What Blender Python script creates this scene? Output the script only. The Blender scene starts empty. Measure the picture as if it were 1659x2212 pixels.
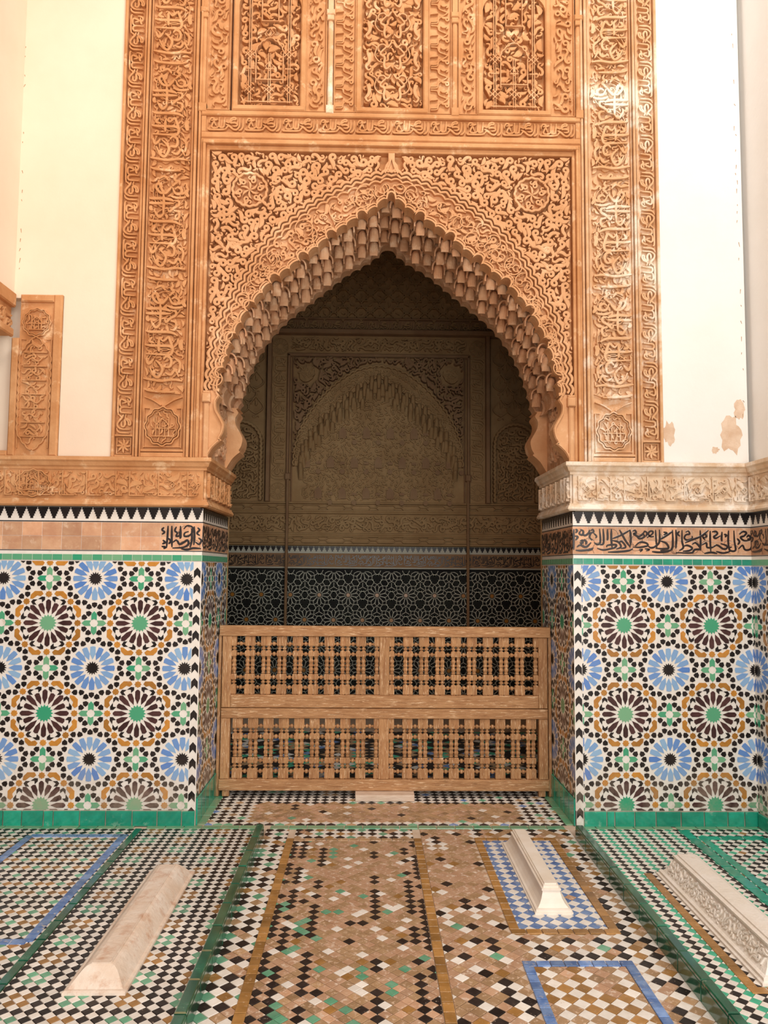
import bpy, math, random
import numpy as np
from mathutils import Matrix, Vector
rng = random.Random(7)
C = bpy.context.scene.collection
PI = math.pi
# ------------------------------------------------------------------ camera
FPX, CX, CY = 1660.0, 829.5, 1106.0
YAW, PITCH, ROLL = 0.0204, 0.0735, 0.0080
EYE = np.array([0.0, 0.0, 1.5])
def _cam_axes():
    cy, sy, cp, sp = math.cos(YAW), math.sin(YAW), math.cos(PITCH), math.sin(PITCH)
    f = np.array([sy*cp, cy*cp, sp]); r = np.array([cy, -sy, 0.0]); u = np.cross(r, f)
    cr, sr = math.cos(ROLL), math.sin(ROLL)
    return np.array([r*cr+u*sr, u*cr-r*sr, f])
AX = _cam_axes()
cam = bpy.data.cameras.new('camera'); camo = bpy.data.objects.new('camera', cam); C.objects.link(camo)
cam.sensor_fit = 'HORIZONTAL'; cam.sensor_width = 36.0; cam.lens = 36.0*FPX/1659.0; cam.clip_start = 0.05
m4 = Matrix.Identity(4)
for i in range(3):
    m4[i][0], m4[i][1], m4[i][2], m4[i][3] = AX[0][i], AX[1][i], -AX[2][i], EYE[i]
camo.matrix_world = m4
S = bpy.context.scene
S.camera = camo
# ------------------------------------------------------------------ light and exposure
S.view_settings.view_transform = 'Standard'; S.view_settings.look = 'None'
S.view_settings.exposure = 0.0; S.view_settings.gamma = 1.0; S.view_settings.use_curve_mapping = False
wd = bpy.data.worlds.new('sky'); S.world = wd; wd.use_nodes = True
wd.node_tree.nodes['Background'].inputs[0].default_value = (1.0, 0.96, 0.91, 1); wd.node_tree.nodes['Background'].inputs[1].default_value = 0.18
def area(name, loc, aim, sx, sy, power, col):
    l = bpy.data.lights.new(name, 'AREA'); l.shape = 'RECTANGLE'; l.size = sx; l.size_y = sy; l.energy = power; l.color = col
    o = bpy.data.objects.new(name, l); C.objects.link(o); o.location = loc
    o.rotation_euler = (Vector(aim)-Vector(loc)).to_track_quat('-Z', 'Y').to_euler(); return o
area('courtyard_daylight', (1.3, -3.0, 2.3), (0.3, 4.6, 1.9), 6.0, 4.4, 375, (1.0, 0.97, 0.93))
area('high_relief_lamp', (1.3, 1.3, 7.6), (0.3, 4.6, 1.8), 1.8, 1.8, 225, (1.0, 0.95, 0.88))  # added area lamp overhead, gives the carving its top-down shading
area('warm_fill_left', (-1.9, 0.2, 4.6), (-1.7, 4.6, 3.0), 1.6, 2.0, 42, (1.0, 0.45, 0.18))  # added orange fill lamp, tints the upper left of the wall
# ------------------------------------------------------------------ layout from the photograph
D = 4.60            # front wall plane
TH = 0.82           # its thickness
D2 = 8.9            # far wall of the chamber
def ray(u, v): return AX.T @ np.array([(u-CX)/FPX, -(v-CY)/FPX, 1.0])
def W(u, v, Y=D):
    d = ray(u, v); t = Y/d[1]; return (d[0]*t, 1.5+d[2]*t)
def G(u, v, z=0.0):
    d = ray(u, v); t = (z-1.5)/d[2]; return (d[0]*t, d[1]*t)
XC = 0.123; HWO = 1.11          # arch axis and half opening
XL, XR = XC-HWO, XC+HWO
XRW = 2.315                      # right side wall
XLW = -2.16                      # left upper wall
# ------------------------------------------------------------------ mesh collector
class Fr:
    def __init__(s, o, ex, ey, ez): s.o, s.M = np.array(o, float), np.array([ex, ey, ez], float)
    def __call__(s, p): return s.o + np.asarray(p, float) @ s.M
FW = Fr((0, D, 0), (1, 0, 0), (0, 0, 1), (0, -1, 0))
BW = Fr((0, D2, 0), (1, 0, 0), (0, 0, 1), (0, -1.7, 0))      # far wall, relief cut deeper
LR = Fr((XL, D, 0), (0, 1, 0), (0, 0, 1), (1, 0, 0))            # left reveal: x = depth behind the front plane
RR = Fr((XR, D+TH, 0), (0, -1, 0), (0, 0, 1), (-1, 0, 0))       # right reveal: x = 0 at the rear, TH at the front
RWF = Fr((XRW, D, 0), (0, -1, 0), (0, 0, 1), (-1, 0, 0))        # right wall: x = 0 at the corner
FL = Fr((0, 0, 0), (1, 0, 0), (0, 1, 0), (0, 0, 1))
ID = FL
class MB:
    def __init__(s): s.v, s.n, s.lp, s.sz, s.mi = [], 0, [], [], []
    def add(s, pts, faces, m=0):
        pts = np.asarray(pts, float).reshape(-1, 3); b = s.n; s.v.append(pts); s.n += len(pts)
        if isinstance(faces, np.ndarray):
            s.lp.append((faces+b).ravel()); s.sz.append(np.full(len(faces), faces.shape[1])); s.mi.append(np.full(len(faces), m))
        else:
            s.lp.append(np.array([i+b for f in faces for i in f], dtype=np.int64)); s.sz.append(np.array([len(f) for f in faces])); s.mi.append(np.full(len(faces), m))
    def mesh(s, name, mats, smooth=False):
        me = bpy.data.meshes.new(name)
        if s.n:
            v = np.concatenate(s.v); lp = np.concatenate(s.lp).astype(np.int32); sz = np.concatenate(s.sz).astype(np.int32); mi = np.concatenate(s.mi).astype(np.int32)
            me.vertices.add(len(v)); me.vertices.foreach_set('co', v.ravel().astype(np.float32))
            me.loops.add(len(lp)); me.loops.foreach_set('vertex_index', lp)
            me.polygons.add(len(sz)); st = np.concatenate([[0], np.cumsum(sz)[:-1]]).astype(np.int32)
            me.polygons.foreach_set('loop_start', st); me.polygons.foreach_set('loop_total', sz); me.polygons.foreach_set('material_index', mi)
            me.polygons.foreach_set('use_smooth', np.full(len(sz), bool(smooth)))
        for m in mats: me.materials.append(m)
        me.update(calc_edges=True); me.validate(); return me
    def build(s, name, mats, parent=None, smooth=False, kind=None):
        if not isinstance(mats, (list, tuple)): mats = [mats]
        o = bpy.data.objects.new(name, s.mesh(name, mats, smooth)); C.objects.link(o)
        if parent is not None: o.parent = parent
        if kind: o['kind'] = kind
        return o
def thing(name, label, cat, group=None, loc=None):
    o = bpy.data.objects.new(name, None); C.objects.link(o); o.empty_display_size = 0.1
    o['label'] = label; o['category'] = cat
    if group: o['group'] = group
    return o
def struct(o, label=None):
    o['kind'] = 'structure'
    if label: o['label'] = label
    return o
def inst(name, me, loc, parent, mat=None):
    o = bpy.data.objects.new(name, me); C.objects.link(o); o.location = loc; o.parent = parent
    if mat is not None:
        o.material_slots[0].link = 'OBJECT'; o.material_slots[0].material = mat
    return o
BOXF = np.array([[0, 3, 2, 1], [4, 5, 6, 7], [0, 1, 5, 4], [1, 2, 6, 5], [2, 3, 7, 6], [3, 0, 4, 7]])
def box(mb, fr, x0, x1, y0, y1, z0, z1, m=0, b=0.0):
    if b <= 0:
        p = [(x0, y0, z0), (x1, y0, z0), (x1, y1, z0), (x0, y1, z0), (x0, y0, z1), (x1, y0, z1), (x1, y1, z1), (x0, y1, z1)]
        mb.add(fr(p), BOXF, m)
    else:
        prism(mb, fr, [(x0, y0), (x1, y0), (x1, y1), (x0, y1)], z0, z1, m, b)
def prism(mb, fr, poly, z0, z1, m=0, b=0.0):
    P = np.asarray(poly, float); n = len(P)
    a = np.sum(P[:, 0]*np.roll(P[:, 1], -1)-np.roll(P[:, 0], -1)*P[:, 1])
    if a < 0: P = P[::-1]
    i = np.arange(n); j = (i+1) % n
    if b <= 0:
        v = np.concatenate([np.c_[P, np.full(n, z0)], np.c_[P, np.full(n, z1)]])
        mb.add(fr(v), np.c_[i, j, j+n, i+n], m); mb.add(fr(v[n:]), [tuple(range(n))], m)
    else:
        e = np.roll(P, -1, 0)-P; e /= np.linalg.norm(e, axis=1)[:, None]+1e-12
        nr = np.c_[-e[:, 1], e[:, 0]]; nn = nr+np.roll(nr, 1, 0); l = np.sum(nn*nn, 1)[:, None]; nn = nn*2/np.maximum(l, .8)
        Q = P+nn*b
        v = np.concatenate([np.c_[P, np.full(n, z0)], np.c_[P, np.full(n, z1-b)], np.c_[Q, np.full(n, z1)]])
        mb.add(fr(v), np.concatenate([np.c_[i, j, j+n, i+n], np.c_[i+n, j+n, j+2*n, i+2*n]]), m)
        mb.add(fr(v[2*n:]), [tuple(range(n))], m)
def ribbon(mb, fr, pts, w, z0, z1, m=0, bev=0.3, closed=False, ridge=0.0):
    P = np.asarray(pts, float); n = len(P)
    if n < 2: return
    w = np.full(n, w) if np.isscalar(w) else np.asarray(w, float)
    if closed: t = np.roll(P, -1, 0)-np.roll(P, 1, 0)
    else:
        t = np.empty_like(P); t[1:-1] = P[2:]-P[:-2]; t[0] = P[1]-P[0]; t[-1] = P[-1]-P[-2]
    t /= np.linalg.norm(t, axis=1)[:, None]+1e-12
    nr = np.c_[-t[:, 1], t[:, 0]]; h = (w/2)[:, None]; k = 1-bev
    z1 = z1+rng.uniform(-.0008, .0008)*min(1.0, abs(z1-z0)/.006)      # no two strokes share a plane
    z1a = np.full(n, z1); z0a = np.full(n, z0)
    cols = [np.c_[P-nr*h, z0a], np.c_[P-nr*h, z1a-0.35*w*bev], np.c_[P-nr*h*k, z1a], np.c_[P+nr*h*k, z1a], np.c_[P+nr*h, z1a-0.35*w*bev], np.c_[P+nr*h, z0a]]
    nc = len(cols); v = np.stack(cols, 1).reshape(-1, 3)
    i = np.arange(n if closed else n-1); j = (i+1) % n; q = []
    for c in range(nc-1): q.append(np.c_[j*nc+c, i*nc+c, i*nc+c+1, j*nc+c+1][:, ::-1])
    mb.add(fr(v), np.concatenate(q), m)
    if not closed:
        mb.add(fr(v[:nc]), [tuple(range(nc))], m); mb.add(fr(v[-nc:]), [tuple(range(nc))[::-1]], m)
def cr(pts, k=4, closed=False):
    P = np.asarray(pts, float)
    if len(P) < 3 and not closed: return np.concatenate([P[:1]+(P[1]-P[0])*t for t in np.linspace(0, 1, k+1)]).reshape(-1, P.shape[1])
    Q = np.concatenate([P[-1:], P, P[:2]]) if closed else np.concatenate([2*P[:1]-P[1:2], P, 2*P[-1:]-P[-2:-1]])
    o = []
    for i in range(1, len(Q)-2):
        a, b, c, d = Q[i-1:i+3]
        for s in range(k):
            t = s/k; o.append(.5*((2*b)+(-a+c)*t+(2*a-5*b+4*c-d)*t*t+(-a+3*b-3*c+d)*t**3))
    if not closed: o.append(P[-1])
    return np.array(o)
def arc(c, r, a0, a1, n=10):
    a = np.linspace(a0, a1, n); return np.c_[c[0]+r*np.cos(a), c[1]+r*np.sin(a)]
def clip(poly, x0, x1, y0, y1):
    P = [tuple(p) for p in poly]
    for ax, val, sg in ((0, x0, 1), (0, x1, -1), (1, y0, 1), (1, y1, -1)):
        o = []
        for a, b in zip(P, P[1:]+P[:1]):
            ia, ib = (a[ax]-val)*sg >= 0, (b[ax]-val)*sg >= 0
            if ia: o.append(a)
            if ia != ib:
                t = (val-a[ax])/(b[ax]-a[ax]); o.append((a[0]+(b[0]-a[0])*t, a[1]+(b[1]-a[1])*t))
        P = o
        if len(P) < 3: return None
    A = np.array(P); ar = abs(np.sum(A[:, 0]*np.roll(A[:, 1], -1)-np.roll(A[:, 0], -1)*A[:, 1]))/2
    if ar < 2e-5: return None
    keep = [A[0]]
    for p in A[1:]:
        if np.hypot(*(p-keep[-1])) > 5e-4: keep.append(p)
    if np.hypot(*(keep[-1]-keep[0])) < 5e-4: keep.pop()
    return np.array(keep) if len(keep) > 2 else None
def sweep(mb, path, prof, m=0):
    # path: list of (x, y) on plan, walked with the free side on its right; prof: list of (offset out, z)
    P = np.asarray(path, float); n = len(P); e = P[1:]-P[:-1]; e /= np.linalg.norm(e, axis=1)[:, None]
    nr = np.c_[e[:, 1], -e[:, 0]]; N = np.empty_like(P); N[0] = nr[0]; N[-1] = nr[-1]
    for i in range(1, n-1):
        s = nr[i-1]+nr[i]; N[i] = s*2/np.dot(s, s)
    k = len(prof); v = np.array([(P[i][0]+N[i][0]*o, P[i][1]+N[i][1]*o, z) for i in range(n) for o, z in prof])
    q = [(i*k+c, (i+1)*k+c, (i+1)*k+c+1, i*k+c+1) for i in range(n-1) for c in range(k-1)]
    mb.add(v, np.array(q), m); mb.add(v[:k], [tuple(range(k))], m); mb.add(v[-k:], [tuple(range(k))[::-1]], m)
# ------------------------------------------------------------------ materials
def nd(nt, t, **kw):
    n = nt.nodes.new(t)
    for k, v in kw.items(): setattr(n, k, v)
    return n
def mixc(nt, fac, a, b, bt='MIX'):
    n = nd(nt, 'ShaderNodeMix', data_type='RGBA', blend_type=bt)
    for s, x in ((0, fac), (6, a), (7, b)):
        if isinstance(x, (int, float)): n.inputs[s].default_value = x
        elif isinstance(x, tuple): n.inputs[s].default_value = (x[0], x[1], x[2], 1)
        else: nt.links.new(x, n.inputs[s])
    return n.outputs[2]
def noise(nt, pos, scale, detail=4, rough=0.6, sc=(1, 1, 1)):
    mp = nd(nt, 'ShaderNodeMapping'); mp.inputs['Scale'].default_value = sc; nt.links.new(pos, mp.inputs['Vector'])
    n = nd(nt, 'ShaderNodeTexNoise'); n.inputs['Scale'].default_value = scale; n.inputs['Detail'].default_value = detail; n.inputs['Roughness'].default_value = rough
    nt.links.new(mp.outputs[0], n.inputs['Vector']); return n.outputs[0]
def ramp(nt, x, a, b):
    n = nd(nt, 'ShaderNodeMapRange'); n.inputs[1].default_value = a; n.inputs[2].default_value = b; n.clamp = True
    nt.links.new(x, n.inputs[0]); return n.outputs[0]
def mat(name, c1, c2=None, scale=6.0, rough=0.7, bump=0.0, bscale=40.0, coat=0.0, rnd=0.0, wear=None, wscale=8.0, wlo=0.55, whi=0.7, sc=(1, 1, 1), rcol=None, spec=0.5, wear2=None, w2=(30.0, 0.6, 0.7), dirt=0.0):
    m = bpy.data.materials.new(name); m.use_nodes = True; nt = m.node_tree; b = nt.nodes['Principled BSDF']
    pos = nd(nt, 'ShaderNodeNewGeometry').outputs['Position']
    col = None
    oi = nd(nt, 'ShaderNodeObjectInfo')
    if c2 is not None: col = mixc(nt, ramp(nt, noise(nt, pos, scale, sc=sc), 0.35, 0.65), c1, c2)
    else:
        r = nd(nt, 'ShaderNodeRGB'); r.outputs[0].default_value = (*c1, 1); col = r.outputs[0]
    if rnd or rcol:
        # one random number for each piece: cell noise on its place, steady for joined pieces too
        if rcol: col = mixc(nt, oi.outputs['Random'], col, rcol)
        if rnd:
            h = nd(nt, 'ShaderNodeMapRange'); h.inputs[3].default_value = 1-rnd; h.inputs[4].default_value = 1+rnd; nt.links.new(oi.outputs['Random'], h.inputs[0])
            v = nd(nt, 'ShaderNodeVectorMath', operation='SCALE'); nt.links.new(col, v.inputs[0]); nt.links.new(h.outputs[0], v.inputs['Scale']); col = v.outputs[0]
    if wear is not None: col = mixc(nt, ramp(nt, noise(nt, pos, wscale, 6, 0.7, sc=sc), wlo, whi), col, wear)
    if wear2 is not None: col = mixc(nt, ramp(nt, noise(nt, pos, w2[0], 5, 0.7, sc=sc), w2[1], w2[2]), col, wear2)
    if dirt:      # splash dirt and rubbed glaze low on the wall
        sx = nd(nt, 'ShaderNodeSeparateXYZ'); nt.links.new(pos, sx.inputs[0]); zf = ramp(nt, sx.outputs[2], 0.38, 0.12); nf = ramp(nt, noise(nt, pos, 9.0, 6, 0.7), 0.38, 0.62)
        mm = nd(nt, 'ShaderNodeMath', operation='MULTIPLY'); nt.links.new(zf, mm.inputs[0]); nt.links.new(nf, mm.inputs[1]); m2 = nd(nt, 'ShaderNodeMath', operation='MULTIPLY'); nt.links.new(mm.outputs[0], m2.inputs[0]); m2.inputs[1].default_value = dirt
        col = mixc(nt, m2.outputs[0], col, (0.46, 0.36, 0.27))
    nt.links.new(col, b.inputs['Base Color'])
    b.inputs['Roughness'].default_value = rough; b.inputs['Specular IOR Level'].default_value = spec
    if coat: b.inputs['Coat Weight'].default_value = coat; b.inputs['Coat Roughness'].default_value = 0.12
    if bump:
        bn = nd(nt, 'ShaderNodeBump'); bn.inputs['Strength'].default_value = bump; bn.inputs['Distance'].default_value = 0.01
        nt.links.new(noise(nt, pos, bscale, 5, sc=sc), bn.inputs['Height']); nt.links.new(bn.outputs[0], b.inputs['Normal'])
    return m
STU = mat('carved_stucco', (0.52, 0.235, 0.09), (0.66, 0.355, 0.165), 5, 0.8, 0.25, 60, wear=(0.86, 0.62, 0.38), wscale=7, wlo=0.57, whi=0.72, spec=0.2)
STUW = mat('pale_patchy_stucco', (0.62, 0.34, 0.16), (0.76, 0.50, 0.30), 6, 0.8, 0.25, 60, wear=(0.90, 0.80, 0.66), wscale=2.6, wlo=0.50, whi=0.62, spec=0.2)  # orange-brown to buff, with broad cream patches from noise
STUP = mat('pale_buff_stucco', (0.66, 0.46, 0.29), (0.80, 0.66, 0.50), 7, 0.8, 0.25, 60, wear=(0.90, 0.82, 0.72), wscale=6, wlo=0.46, whi=0.62, spec=0.2)  # buff tones with smaller cream patches from noise
STUA = mat('arch_stucco', (0.58, 0.295, 0.135), (0.70, 0.40, 0.21), 5, 0.8, 0.2, 60, wear=(0.86, 0.64, 0.42), wscale=5, wlo=0.58, whi=0.75, spec=0.2)
MUQ = mat('honeycomb_stucco', (0.54, 0.285, 0.15), (0.68, 0.41, 0.24), 9, 0.75, 0.2, 50, wear=(0.74, 0.52, 0.34), wscale=11, wlo=0.5, whi=0.7, spec=0.2, rnd=0.15)
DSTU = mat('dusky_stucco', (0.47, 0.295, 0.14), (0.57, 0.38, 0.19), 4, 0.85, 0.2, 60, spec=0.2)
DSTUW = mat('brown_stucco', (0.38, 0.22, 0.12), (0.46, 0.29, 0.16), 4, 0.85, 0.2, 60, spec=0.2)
PLA = mat('plaster', (0.84, 0.69, 0.54), (0.88, 0.75, 0.60), 1.5, 0.9, 0.12, 25, spec=0.1)
PLAR = mat('flaking_plaster', (0.86, 0.84, 0.80), (0.90, 0.88, 0.85), 2, 0.9, 0.15, 25, spec=0.1)
PATCH = mat('bare_plaster', (0.66, 0.47, 0.33), (0.78, 0.62, 0.48), 14, 0.9, 0.4, 40, spec=0.1)
WHT = mat('white_glaze', (0.84, 0.79, 0.72), (0.90, 0.86, 0.80), 20, 0.28, 0.05, 30, coat=0.2, wear=(0.62, 0.46, 0.32), wscale=9, wlo=0.62, whi=0.85, dirt=0.45)
BLK = mat('black_glaze', (0.014, 0.010, 0.010), (0.026, 0.018, 0.016), 30, 0.3, rnd=0.4, spec=0.3, wear2=(0.35, 0.26, 0.2), w2=(26, 0.70, 0.80), dirt=0.4)
PUR = mat('aubergine_glaze', (0.055, 0.022, 0.022), (0.085, 0.036, 0.034), 30, 0.3, spec=0.3, rnd=0.3, wear2=(0.45, 0.3, 0.22), w2=(24, 0.68, 0.8), dirt=0.45)
BLU = mat('blue_glaze', (0.10, 0.24, 0.62), None, 1, 0.25, coat=0.3, rcol=(0.30, 0.50, 0.74), wear2=(0.5, 0.45, 0.4), w2=(24, 0.68, 0.8), dirt=0.45)
AMB = mat('amber_glaze', (0.46, 0.19, 0.025), (0.56, 0.25, 0.04), 20, 0.25, coat=0.3, rnd=0.25, wear2=(0.5, 0.3, 0.2), w2=(24, 0.66, 0.8), dirt=0.45)
GRN = mat('green_glaze', (0.03, 0.36, 0.19), None, 1, 0.25, coat=0.3, rcol=(0.20, 0.46, 0.26), wear2=(0.5, 0.48, 0.4), w2=(24, 0.66, 0.8), dirt=0.45)
TEAL = mat('sea_green_glaze', (0.012, 0.28, 0.175), (0.02, 0.38, 0.25), 14, 0.18, 0.06, 20, coat=0.5, rnd=0.2, wear=(0.42, 0.58, 0.46), wscale=10, wlo=0.6, whi=0.8)
KRB = mat('deep_green_glaze', (0.008, 0.075, 0.04), (0.018, 0.15, 0.085), 9, 0.15, 0.05, 20, coat=0.6, rnd=0.2, wear2=(0.35, 0.4, 0.3), w2=(18, 0.64, 0.76))
TER = mat('bare_terracotta', (0.58, 0.30, 0.17), (0.70, 0.42, 0.25), 12, 0.6, 0.1, 40, rnd=0.22, wear=(0.78, 0.58, 0.42), wscale=16, wlo=0.56, whi=0.75)
INK = mat('black_inscription_glaze', (0.02, 0.012, 0.012), None, 1, 0.3, coat=0.2)
GROUT = mat('lime_grout', (0.62, 0.50, 0.38), (0.72, 0.61, 0.49), 10, 0.9, 0.1, 60)
fw = dict(wear=(0.50, 0.30, 0.17), wscale=3.2, wlo=0.52, whi=0.68, wear2=(0.62, 0.5, 0.4))
F_BLK = mat('worn_black_tile', (0.020, 0.014, 0.013), (0.036, 0.027, 0.024), 30, 0.35, 0.15, 60, rnd=0.4, spec=0.3, wear2=(0.42, 0.33, 0.26), w2=(70, 0.64, 0.7))
F_WHT = mat('worn_white_tile', (0.80, 0.74, 0.66), (0.90, 0.86, 0.80), 20, 0.3, 0.1, 60, rnd=0.1, wear2=(0.5, 0.38, 0.28), w2=(40, 0.63, 0.75))
F_GRN = mat('worn_green_tile', (0.10, 0.34, 0.20), (0.20, 0.44, 0.29), 12, 0.28, 0.15, 60, rnd=0.3, wear2=(0.55, 0.48, 0.38), w2=(60, 0.62, 0.7))
F_TEAL = mat('sea_green_floor_tile', (0.03, 0.36, 0.21), (0.10, 0.46, 0.30), 12, 0.28, 0.15, 60, rnd=0.3, wear2=(0.55, 0.48, 0.38), w2=(60, 0.66, 0.74))
F_AMB = mat('worn_amber_tile', (0.30, 0.15, 0.04), (0.42, 0.22, 0.07), 14, 0.3, 0.15, 60, rnd=0.3, wear2=(0.58, 0.4, 0.26), w2=(55, 0.6, 0.7))
F_TER = mat('rubbed_clay_tile', (0.47, 0.27, 0.16), (0.57, 0.36, 0.23), 10, 0.5, 0.2, 60, rnd=0.22, wear2=(0.74, 0.60, 0.48), w2=(45, 0.54, 0.66))
F_OLV = mat('rubbed_ochre_tile', (0.37, 0.225, 0.115), (0.47, 0.30, 0.165), 10, 0.45, 0.2, 60, rnd=0.25, wear2=(0.68, 0.50, 0.36), w2=(50, 0.54, 0.66))
F_BLU = mat('worn_blue_tile', (0.08, 0.17, 0.42), (0.22, 0.34, 0.60), 16, 0.28, 0.15, 60, rnd=0.3, wear2=(0.55, 0.5, 0.45), w2=(55, 0.58, 0.68))
F_GROUT = mat('floor_grout', (0.58, 0.44, 0.32), (0.70, 0.57, 0.45), 5, 0.85, 0.1, 60)
WOOD = mat('weathered_cedar', (0.38, 0.185, 0.078), (0.53, 0.29, 0.135), 9, 0.6, 0.5, 22, sc=(1.0, 1.0, 9.0), wear=(0.78, 0.54, 0.33), wscale=15, wlo=0.56, whi=0.64, wear2=(0.24, 0.11, 0.045), w2=(11, 0.60, 0.70), spec=0.3)
WOODV = mat('weathered_cedar_upright', (0.37, 0.175, 0.074), (0.52, 0.285, 0.13), 9, 0.6, 0.5, 22, sc=(9.0, 1.0, 1.0), wear=(0.78, 0.54, 0.33), wscale=17, wlo=0.56, whi=0.64, wear2=(0.24, 0.11, 0.045), w2=(12, 0.60, 0.70), spec=0.3, rnd=0.12)
WOODP = mat('pale_softwood', (0.66, 0.50, 0.38), (0.78, 0.64, 0.52), 12, 0.7, 0.3, 30, sc=(1, 1, 8))
MAR = mat('weathered_marble', (0.76, 0.60, 0.47), (0.86, 0.76, 0.66), 7, 0.5, 0.4, 45, wear=(0.58, 0.32, 0.19), wscale=12, wlo=0.5, whi=0.72, spec=0.4)
MARC = mat('cream_marble', (0.82, 0.72, 0.60), (0.90, 0.83, 0.74), 6, 0.4, 0.15, 40, wear=(0.66, 0.50, 0.37), wscale=7, wlo=0.62, whi=0.85, spec=0.4)
MARR = mat('carved_pale_marble', (0.84, 0.76, 0.66), (0.90, 0.84, 0.77), 9, 0.5, 0.4, 60, wear=(0.66, 0.52, 0.4), wscale=14, wlo=0.6, whi=0.8, spec=0.4)
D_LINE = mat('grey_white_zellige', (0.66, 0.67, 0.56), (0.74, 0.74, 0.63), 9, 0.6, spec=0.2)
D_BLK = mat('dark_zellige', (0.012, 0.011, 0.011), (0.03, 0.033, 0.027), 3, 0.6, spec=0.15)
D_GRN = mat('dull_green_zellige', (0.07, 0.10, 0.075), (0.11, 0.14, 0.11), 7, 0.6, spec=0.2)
# ================================================================== arch curves (half profiles, dx from the axis, height)
SC = D/4.68
def half(L): return np.array([(x*SC, 1.5+(z-1.5)*SC) for x, z in L])
EXT = half([(0, 3.99), (.19, 3.94), (.42, 3.835), (.595, 3.715), (.72, 3.595), (.835, 3.447), (.92, 3.298), (1.0, 3.15), (1.055, 3.015), (1.10, 2.827), (1.12, 2.58)])
INT = half([(0, 3.836), (.13, 3.724), (.28, 3.638), (.43, 3.515), (.575, 3.395), (.71, 3.287), (.82, 3.165), (.92, 3.01), (.985, 2.85), (1.025, 2.71), (1.045, 2.58)])
def full(h):
    h = cr(h, 5); l = h.copy(); l[:, 0] = XC-l[:, 0]; r = h.copy(); r[:, 0] = XC+r[:, 0]
    return np.concatenate([l[::-1], r[1:]])
def along(P, n):
    s = np.concatenate([[0], np.cumsum(np.hypot(*(P[1:]-P[:-1]).T))]); t = np.linspace(0, s[-1], n)
    return np.c_[np.interp(t, s, P[:, 0]), np.interp(t, s, P[:, 1])]
def offset(P, d):
    t = np.empty_like(P); t[1:-1] = P[2:]-P[:-2]; t[0] = P[1]-P[0]; t[-1] = P[-1]-P[-2]; t /= np.linalg.norm(t, axis=1)[:, None]
    return P+np.c_[-t[:, 1], t[:, 0]]*d
def scallop(P, n, bulge, k=6, alt=None):
    # replace a smooth curve by n arcs that swell to its left-hand side
    Q = along(P, n+1); o = []
    for i in range(n):
        a, b = Q[i], Q[i+1]; e = b-a; L = np.hypot(*e); nr = np.array([-e[1], e[0]])/L
        bl = bulge*L*(1 if alt is None or i % 2 == 0 else alt)
        for s in range(k):
            t = s/k; o.append(a+e*t+nr*bl*4*t*(1-t)*(1.15 if 0 < t < 1 else 1))
    o.append(Q[-1]); return np.array(o)
EXTF, INTF = full(EXT), full(INT)
def open_z(dx):
    return np.interp(abs(dx), INT[:, 0], INT[:, 1]) if abs(dx) < INT[-1, 0] else 2.2
# ================================================================== walls
mb = MB()
ZT = 6.0
box(mb, FW, -3.3, XL-.03, 0, ZT, -TH, -0.06); box(mb, FW, XR+.03, XRW, 0, ZT, -TH, -0.06)
xs = np.concatenate([[-HWO], -INT[::-1, 0]-.03, INT[1:, 0]+.03, [HWO]])
hp = cr(INT, 4)+np.array([.075, .085]); hp[:, 0] = np.minimum(hp[:, 0], HWO+.01); hp[0, 0] = 0
top = np.concatenate([[(-HWO-.03, 2.1), (-hp[-1, 0], 2.1)], np.c_[-hp[::-1, 0], hp[::-1, 1]], hp[1:], [(hp[-1, 0], 2.1), (HWO+.03, 2.1)]])
for a, b in zip(top[:-1], top[1:]):
    if b[0]-a[0] < 1e-4: 
        v = [(XC+a[0], a[1], -TH), (XC+b[0], b[1], -TH), (XC+b[0], b[1], -.06), (XC+a[0], a[1], -.06)]; mb.add(FW(v), [(0, 1, 2, 3)]); continue
    v = [(XC+a[0], a[1], -.06), (XC+b[0], b[1], -.06), (XC+b[0], ZT, -.06), (XC+a[0], ZT, -.06), (XC+a[0], a[1], -TH), (XC+b[0], b[1], -TH), (XC+b[0], ZT, -TH), (XC+a[0], ZT, -TH)]
    mb.add(FW(v), [(0, 1, 2, 3), (5, 4, 7, 6), (4, 5, 1, 0)])
wf = struct(mb.build('wall_front', PLA), 'plastered front wall pierced by the pointed arch')
mb = MB()
box(mb, FW, -1.875, -1.545, 2.13, ZT, -.06, 0, 0); box(mb, FW, -3.3, -1.875, 3.12, ZT, -.06, 0, 0)
mb.build('plaster_field', PLA, wf)
mb = MB(); box(mb, FW, 1.78, XRW, 2.13, ZT, -.06, 0, 0); pr = mb.build('plaster_field', PLAR, wf)
# flaked patches on the right plaster: thin bare spots with their own outline
def blob(cx, cz, rx, rz, n, r, jag=.25):
    a = np.linspace(0, 2*PI, n, endpoint=False); k = [1+r.uniform(-jag, jag) for _ in a]
    return np.c_[cx+rx*np.cos(a)*k, cz+rz*np.sin(a)*k]
r_ = random.Random(3)
for (u, v, ru, rv) in ((1446, 935, 13, 26), (1580, 940, 22, 40), (1598, 885, 12, 20), (1545, 972, 8, 7)):
    c = W(u, v); mb = MB(); prism(mb, FW, blob(c[0], c[1], ru*.00277, rv*.00277, 22, r_), 0, .0012); mb.build('bare_patch', PATCH, wf)
# right wall, left upper wall
mb = MB(); box(mb, ID, XRW+.03, XRW+.3, 0.6, D+TH, 0, ZT); struct(mb.build('wall_right', PLAR), 'white plastered side wall at the right corner')
mb = MB(); box(mb, ID, XLW-.3, XLW, 2.3, D, 3.10, ZT); wl = struct(mb.build('wall_left', PLA), 'plastered wall over the opening at the left corner')
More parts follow.
